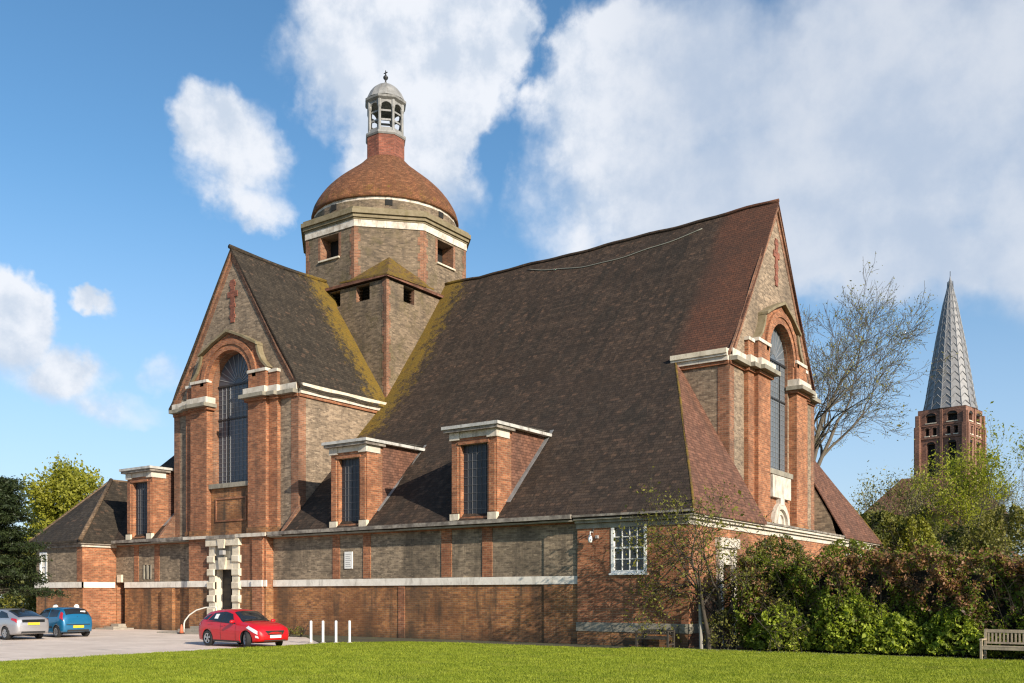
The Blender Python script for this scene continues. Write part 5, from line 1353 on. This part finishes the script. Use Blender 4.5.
    def blob(s, name, mat, c, rx, ry, rz_, parent=None, rot=0., n=14):
        b = MB(); b.smooth = True; vs = []; fs = []; m_ = 8
        for i in range(m_ + 1):
            th = math.pi * i / m_
            for k in range(n): a = 2 * math.pi * k / n; x, y, z = rx * math.sin(th) * math.cos(a), ry * math.sin(th) * math.sin(a), rz_ * math.cos(th); vs.append((c[0] + x * math.cos(rot) - y * math.sin(rot), c[1] + x * math.sin(rot) + y * math.cos(rot), c[2] + z))
        for i in range(m_):
            for k in range(n): fs.append((i * n + k, i * n + (k + 1) % n, (i + 1) * n + (k + 1) % n, (i + 1) * n + k))
        b.add(vs, fs); return b.build(name, [mat], parent or s.root)
    def bar(s, name, mat, a0, a1, b0, b1, c0, c1, parent=None, bev=.01):
        b = MB(); b.box(a0, a1, b0, b1, c0, c1); return b.build(name, [mat], parent or s.root)

# red hatchback facing right
K = [(-2.02, .36, .68, .62, .74, .40), (-1.97, .30, .80, .74, .93, .50), (-1.86, .25, .90, .80, 1.10, .55), (-1.6, .22, .97, .845, 1.33, .55), (-1.3, .20, .98, .86, 1.425, .54), (-.8, .19, .965, .866, 1.47, .555), (-.3, .19, .945, .866, 1.48, .565), (.15, .19, .925, .866, 1.425, .575),
     (.55, .19, .905, .866, 1.23, .62), (.92, .19, .885, .862, 1.01, .68), (1.3, .20, .86, .852, .975, .68), (1.65, .21, .79, .825, .905, .64), (1.88, .24, .69, .755, .80, .56), (1.99, .28, .57, .65, .66, .46), (2.03, .33, .49, .55, .55, .38)]
c = Car('car', 'bright red hatchback parked facing right by the main door', (-30.85, 25.2), R(-3), K, REDP, .315, (-1.22, 1.27)); c.body(); c.wheels(.76, 5, R(-24))
for sg in (1, -1):
    w1 = c.patch('side_window', CARG, [(-.28, 1.07), (.62, 1.06), (.22, 1.86), (-.28, 1.93)], sg); c.patch('side_window', CARG, [(-1.22, 1.12), (-.36, 1.07), (-.36, 1.92), (-1.0, 1.84)], sg); c.patch('side_window', CARG, [(-1.62, 1.3), (-1.3, 1.16), (-1.1, 1.8), (-1.38, 1.72)], sg)
    c.patch('window_trim', BLACKP, [(-1.3, 1.0), (.72, 1.0), (.68, 1.06), (-1.3, 1.06)], sg, .006, 14, 1); c.patch('pillar', BLACKP, [(-.36, 1.06), (-.28, 1.06), (-.28, 1.94), (-.36, 1.94)], sg, .007, 1, 5)
    c.patch('headlight', LAMPG, [(1.30, .86), (1.90, .62), (1.88, .90), (1.42, 1.0)], sg, .012); c.patch('tail_light', TAIL, [(-1.93, .8), (-1.66, .86), (-1.66, 1.25), (-1.86, 1.2)], sg, .012)
    c.patch('fog_light', LAMPG, [(1.80, .34), (1.93, .3), (1.91, .5), (1.80, .5)], sg, .01); c.patch('sill_trim', BLACKP, [(-.85, .0), (.9, .0), (.9, .1), (-.85, .1)], sg, .01)
    m_ = c.blob('door_mirror', REDP, (.62, sg * .98, 1.0), .08, .12, .075); c.blob('mirror_glass', CARG, (.555, sg * .99, 1.0), .02, .09, .055, m_)
    c.patch('door_line', BLACKP, [(.63, .12), (.645, .12), (.67, .98), (.655, .98)], sg, .004, 1, 5); c.patch('door_line', BLACKP, [(-.33, .12), (-.315, .12), (-.315, .99), (-.33, .99)], sg, .004, 1, 5)
    c.patch('door_handle', REDP, [(-.26, .84), (-.06, .84), (-.06, .88), (-.26, .88)], sg, .03); c.patch('door_handle', REDP, [(-1.1, .86), (-.92, .86), (-.92, .9), (-1.1, .9)], sg, .03)
c.patch('window_sticker', WPLATE, [(-.84, 1.3), (-.6, 1.3), (-.6, 1.72), (-.84, 1.72)], -1, .014, 2, 2)
c.screen('windscreen', CARG, .90, .22, 2.0); c.screen('rear_window', CARG, -1.84, -1.45, 2.0)
b = MB(); b.smooth = True; b.tube([(.84, .45, 1.06), (.76, .05, 1.115)], .012, 5); b.tube([(.84, -.2, 1.09), (.8, -.55, 1.06)], .012, 5); b.build('wipers', [BLACKP], c.root)
b = MB(); b.add([(1.99, -.46, .66), (1.99, .46, .66), (2.042, .34, .5), (2.042, -.34, .5), (1.8, -.46, .66), (1.8, .46, .66), (1.8, .34, .5), (1.8, -.34, .5)], [(0, 1, 2, 3), (4, 5, 1, 0), (3, 2, 6, 7), (0, 3, 7, 4), (1, 2, 6, 5), (4, 5, 6, 7)]); gr = b.build('grille', [BLACKP], c.root)
b = MB()
for z in (.53, .57, .61): x_ = 2.042 - (z - .5) / .16 * .052; b.box(x_, x_ + .014, -.4 - (z - .57), .4 + (z - .57), z, z + .012)
b.build('grille_bars', [CHROME], gr)
c.bar('number_plate', WPLATE, 2.0, 2.05, -.26, .26, .375, .485); c.bar('bumper_intake', BLACKP, 1.7, 2.0, -.5, .5, .255, .345)
c.bar('number_plate', YPLATE, -2.045, -2.0, -.26, .26, .56, .67)
b = MB(); b.tube([(-1.2, 0, 1.43), (-1.35, 0, 1.62)], .008, 5); b.build('aerial', [BLACKP], c.root); c.done()

# small blue hatchback seen from behind
K = [(-1.715, .36, .62, .66, .70, .52), (-1.68, .30, .80, .74, .95, .58), (-1.58, .26, .95, .79, 1.16, .58), (-1.42, .24, .97, .81, 1.37, .575), (-1.15, .22, .96, .815, 1.435, .575), (-.6, .2, .945, .815, 1.465, .585), (0, .2, .93, .815, 1.45, .585), (.35, .2, .92, .815, 1.36, .59),
     (.75, .2, .90, .81, 1.13, .62), (1.05, .2, .87, .80, .98, .64), (1.35, .22, .78, .77, .87, .58), (1.58, .26, .64, .68, .74, .5), (1.69, .32, .5, .56, .56, .4), (1.72, .36, .45, .5, .48, .34)]
c = Car('car', 'small blue hatchback seen from behind, next to the silver car', (-45.55, 25.85), R(180), K, BLUEP, .285, (-1.14, 1.2)); c.body(); c.wheels(.71, 7)
for sg in (1, -1):
    c.patch('side_window', CARG, [(-.38, 1.08), (.78, 1.08), (.42, 1.84), (-.38, 1.92)], sg); c.patch('side_window', CARG, [(-1.2, 1.1), (-.46, 1.08), (-.46, 1.92), (-1.2, 1.88)], sg)
    c.patch('tail_light', TAIL, [(-1.64, .88), (-1.4, .95), (-1.33, 1.75), (-1.5, 1.75)], sg, .014); c.patch('headlight', LAMPG, [(1.15, .88), (1.62, .7), (1.55, .95), (1.2, 1.0)], sg, .012)
    c.patch('door_line', BLACKP, [(-.43, .12), (-.415, .12), (-.415, .99), (-.43, .99)], sg, .004, 1, 5); c.patch('rubbing_strip', BLACKP, [(-.85, .36), (.85, .36), (.85, .44), (-.85, .44)], sg, .012)
    m_ = c.blob('door_mirror', BLUEP, (.66, sg * .92, 1.0), .075, .11, .075); c.patch('door_handle', BLUEP, [(-.34, .84), (-.16, .84), (-.16, .88), (-.34, .88)], sg, .03)
c.screen('rear_window', CARG, -1.60, -1.36, 2.05, .014); c.screen('windscreen', CARG, 1.0, .36, 2.0)
c.bar('number_plate', YPLATE, -1.75, -1.68, -.27, .27, .46, .58); c.bar('bumper_strip', BLACKP, -1.725, -1.66, -.6, .6, .60, .64); c.bar('tow_trim', BLACKP, -1.72, -1.5, -.55, .55, .28, .38)
b = MB(); b.box(-1.62, -1.6, -.5, -.22, 1.02, 1.2) if False else b.box(-1.555, -1.535, -.45, -.2, 1.16, 1.28); b.build('window_sticker', [WPLATE], c.root)
b = MB(); b.tube([(-1.66, .03, 1.0), (-1.55, -.3, 1.1)], .012, 5); b.build('rear_wiper', [BLACKP], c.root); c.done()

# silver liftback
K = [(-2.19, .40, .70, .64, .84, .50), (-2.15, .32, .84, .74, .99, .58), (-2.0, .27, .94, .80, 1.07, .60), (-1.6, .23, .96, .835, 1.21, .58), (-1.1, .21, .95, .847, 1.345, .56), (-.5, .2, .935, .847, 1.42, .57), (0, .2, .92, .847, 1.425, .575), (.4, .2, .90, .847, 1.36, .585),
     (.9, .2, .885, .845, 1.12, .63), (1.3, .2, .84, .84, .95, .66), (1.7, .22, .74, .80, .83, .6), (2.0, .26, .6, .70, .66, .48), (2.15, .32, .48, .58, .52, .4), (2.2, .36, .44, .5, .46, .34)]
c = Car('car', 'silver liftback with dark rear glass parked at the far left', (-45.2, 23.2), R(180), K, SILVP, .30, (-1.25, 1.3)); c.body(); c.wheels(.75, 7)
for sg in (1, -1):
    c.patch('side_window', CARG, [(-.4, 1.08), (.92, 1.08), (.46, 1.84), (-.4, 1.92)], sg); c.patch('side_window', CARG, [(-1.5, 1.2), (-.48, 1.08), (-.48, 1.92), (-1.1, 1.8)], sg)
    c.patch('tail_light', TAIL, [(-2.13, .84), (-1.75, .93), (-1.72, 1.2), (-2.08, 1.25)], sg, .016); c.patch('headlight', LAMPG, [(1.5, .9), (2.02, .72), (1.95, .95), (1.55, 1.0)], sg, .012)
    m_ = c.blob('door_mirror', SILVP, (.75, sg * .95, 1.0), .08, .12, .075); c.patch('door_line', BLACKP, [(-.45, .12), (-.435, .12), (-.435, .99), (-.45, .99)], sg, .004, 1, 5)
    c.patch('door_handle', SILVP, [(-.36, .84), (-.16, .84), (-.16, .88), (-.36, .88)], sg, .03)
c.screen('rear_window', CARG, -2.02, -1.0, 2.0, .012); c.screen('windscreen', CARG, 1.2, .4, 2.0)
c.bar('tail_panel', CARG, -2.2, -2.12, -.52, .52, .80, .93); c.bar('number_plate', YPLATE, -2.23, -2.15, -.27, .27, .68, .79); c.bar('bumper_trim', BLACKP, -2.185, -1.9, -.55, .55, .3, .42)
b = MB(); b.box(-1.3, -1.1, -.06, .06, 1.32, 1.42); b.build('roof_fin', [BLACKP], c.root); c.done()

# ================================================================== SMALL THINGS
BO = 'white bollards at the edge of the car park'
for k, (px, lb) in enumerate(((311, 'white bollard nearest the red car'), (323, 'white bollard second from the red car'), (336, 'white bollard third from the red car'), (349.5, 'white bollard furthest from the red car'))):
    p = at(px, 40.4 + .05 * k); rt = thing('bollard', lb, 'bollard', p, BO)
    b = MB(); b.tube([(p[0], p[1], -.02), (p[0], p[1], .93), (p[0], p[1], .955)], [.055, .055, .04], 12); b.build('post', [PAINT], rt)
    b = MB(); b.lathe([(.12, 0.0), (.11, .035), (.06, .05)], p[0], p[1], 12); b.build('base', [CONC], rt)
for k, (px, lb) in enumerate(((55.5, 'white round-topped post behind the left side of the blue car'), (76.5, 'white round-topped post behind the right side of the blue car'))):
    p = at(px, 53.0); b = MB(); b.smooth = True; b.lathe([(.07, 0), (.07, 1.2), (.13, 1.24), (.15, 1.36), (.12, 1.48), (.05, 1.54), (0, 1.55)], p[0], p[1], 14)
    tag(b.build('post', [PAINT]), lb, 'post', 'white posts behind the blue car')
# handrail by the door steps
HRX, HRY = -43.15, 32.4
b = MB(); b.smooth = True
pts = [(HRX - .9, HRY - .4, 0), (HRX - .9, HRY - .4, .5), (HRX - .86, HRY - .38, .66), (HRX - .6, HRY - .28, .98), (HRX - .2, HRY - .12, 1.24), (HRX + .3, HRY + .08, 1.38), (HRX + .9, HRY + .3, 1.42), (HRX + .9, HRY + .3, .1)]
b.tube(pts, .038, 10); tag(b.build('handrail', [RAIL]), 'pale curved metal handrail rising beside the main door steps', 'handrail')
# traffic cone
p = at(181.5, 50.5); rt = thing('traffic_cone', 'orange traffic cone beside the curved handrail', 'traffic cone', p)
b = MB(); b.smooth = True; b.lathe([(.12, .03), (.09, .18), (.055, .42), (.03, .5), (0, .505)], p[0], p[1], 16); b.build('cone', [CONE], rt)
b = MB(); b.box(p[0] - .15, p[0] + .15, p[1] - .15, p[1] + .15, 0, .035); b.build('base', [RUBBER], rt)
b = MB(); b.smooth = True; b.lathe([(.089, .2), (.064, .38)], p[0], p[1], 16, cap=False); b.build('band', [CONE], rt)
# benches
def bench(lab, x, y, L_, mat, rz=0., h=.92):
    rt = thing('bench', lab, 'bench', (0, 0, 0))
    def part(nm, *bx):
        b = MB()
        for q_ in bx: b.box(*q_)
        return b.build(nm, [mat], rt)
    hw = L_ / 2
    for s_ in (-1, 1):
        x0, x1 = sorted((s_ * hw, s_ * (hw - .07)))
        part('leg', (x0, x1, -.30, -.23, 0, .62)); part('leg', (x0, x1, .23, .30, 0, h)); part('armrest', (x0 - .01, x1 + .01, -.36, .23, .62, .66), (x0, x1, -.23, .23, .12, .17))
    part('seat', *[(-hw + .07, hw - .07, -.29 + k * .105, -.205 + k * .105, .42, .445) for k in range(5)])
    part('apron', (-hw + .07, hw - .07, -.285, -.255, .33, .418))
    part('top_rail', (-hw + .07, hw - .07, .24, .29, h - .1, h)); part('bottom_rail', (-hw + .07, hw - .07, .24, .285, .50, .56))
    n = max(8, int(L_ / .115))
    for k in range(n): xx = -hw + .07 + (L_ - .14) * (k + .5) / n; part('back_slat', (xx - .026, xx + .026, .252, .274, .56, h - .1))
    rt.location = (x, y, 0); rt.rotation_euler = (0, 0, rz)
bench('silvered wooden slatted bench standing before the hedge at the right edge', -4.25, 33.05, 1.8, WOODB, R(-4), .95)
bench('dark wooden bench against the end block wall below the sash window', -16.7, 33.45, 1.4, WOODD, 0, .7)
# leaning stake
b = MB(); b.tube([(-14.85, 33.6, 0), (-14.93, 33.68, 1.75)], [.075, .07], 8); tag(b.build('stake', [POST]), 'pale weathered stake leaning beside the small crooked tree', 'stake')
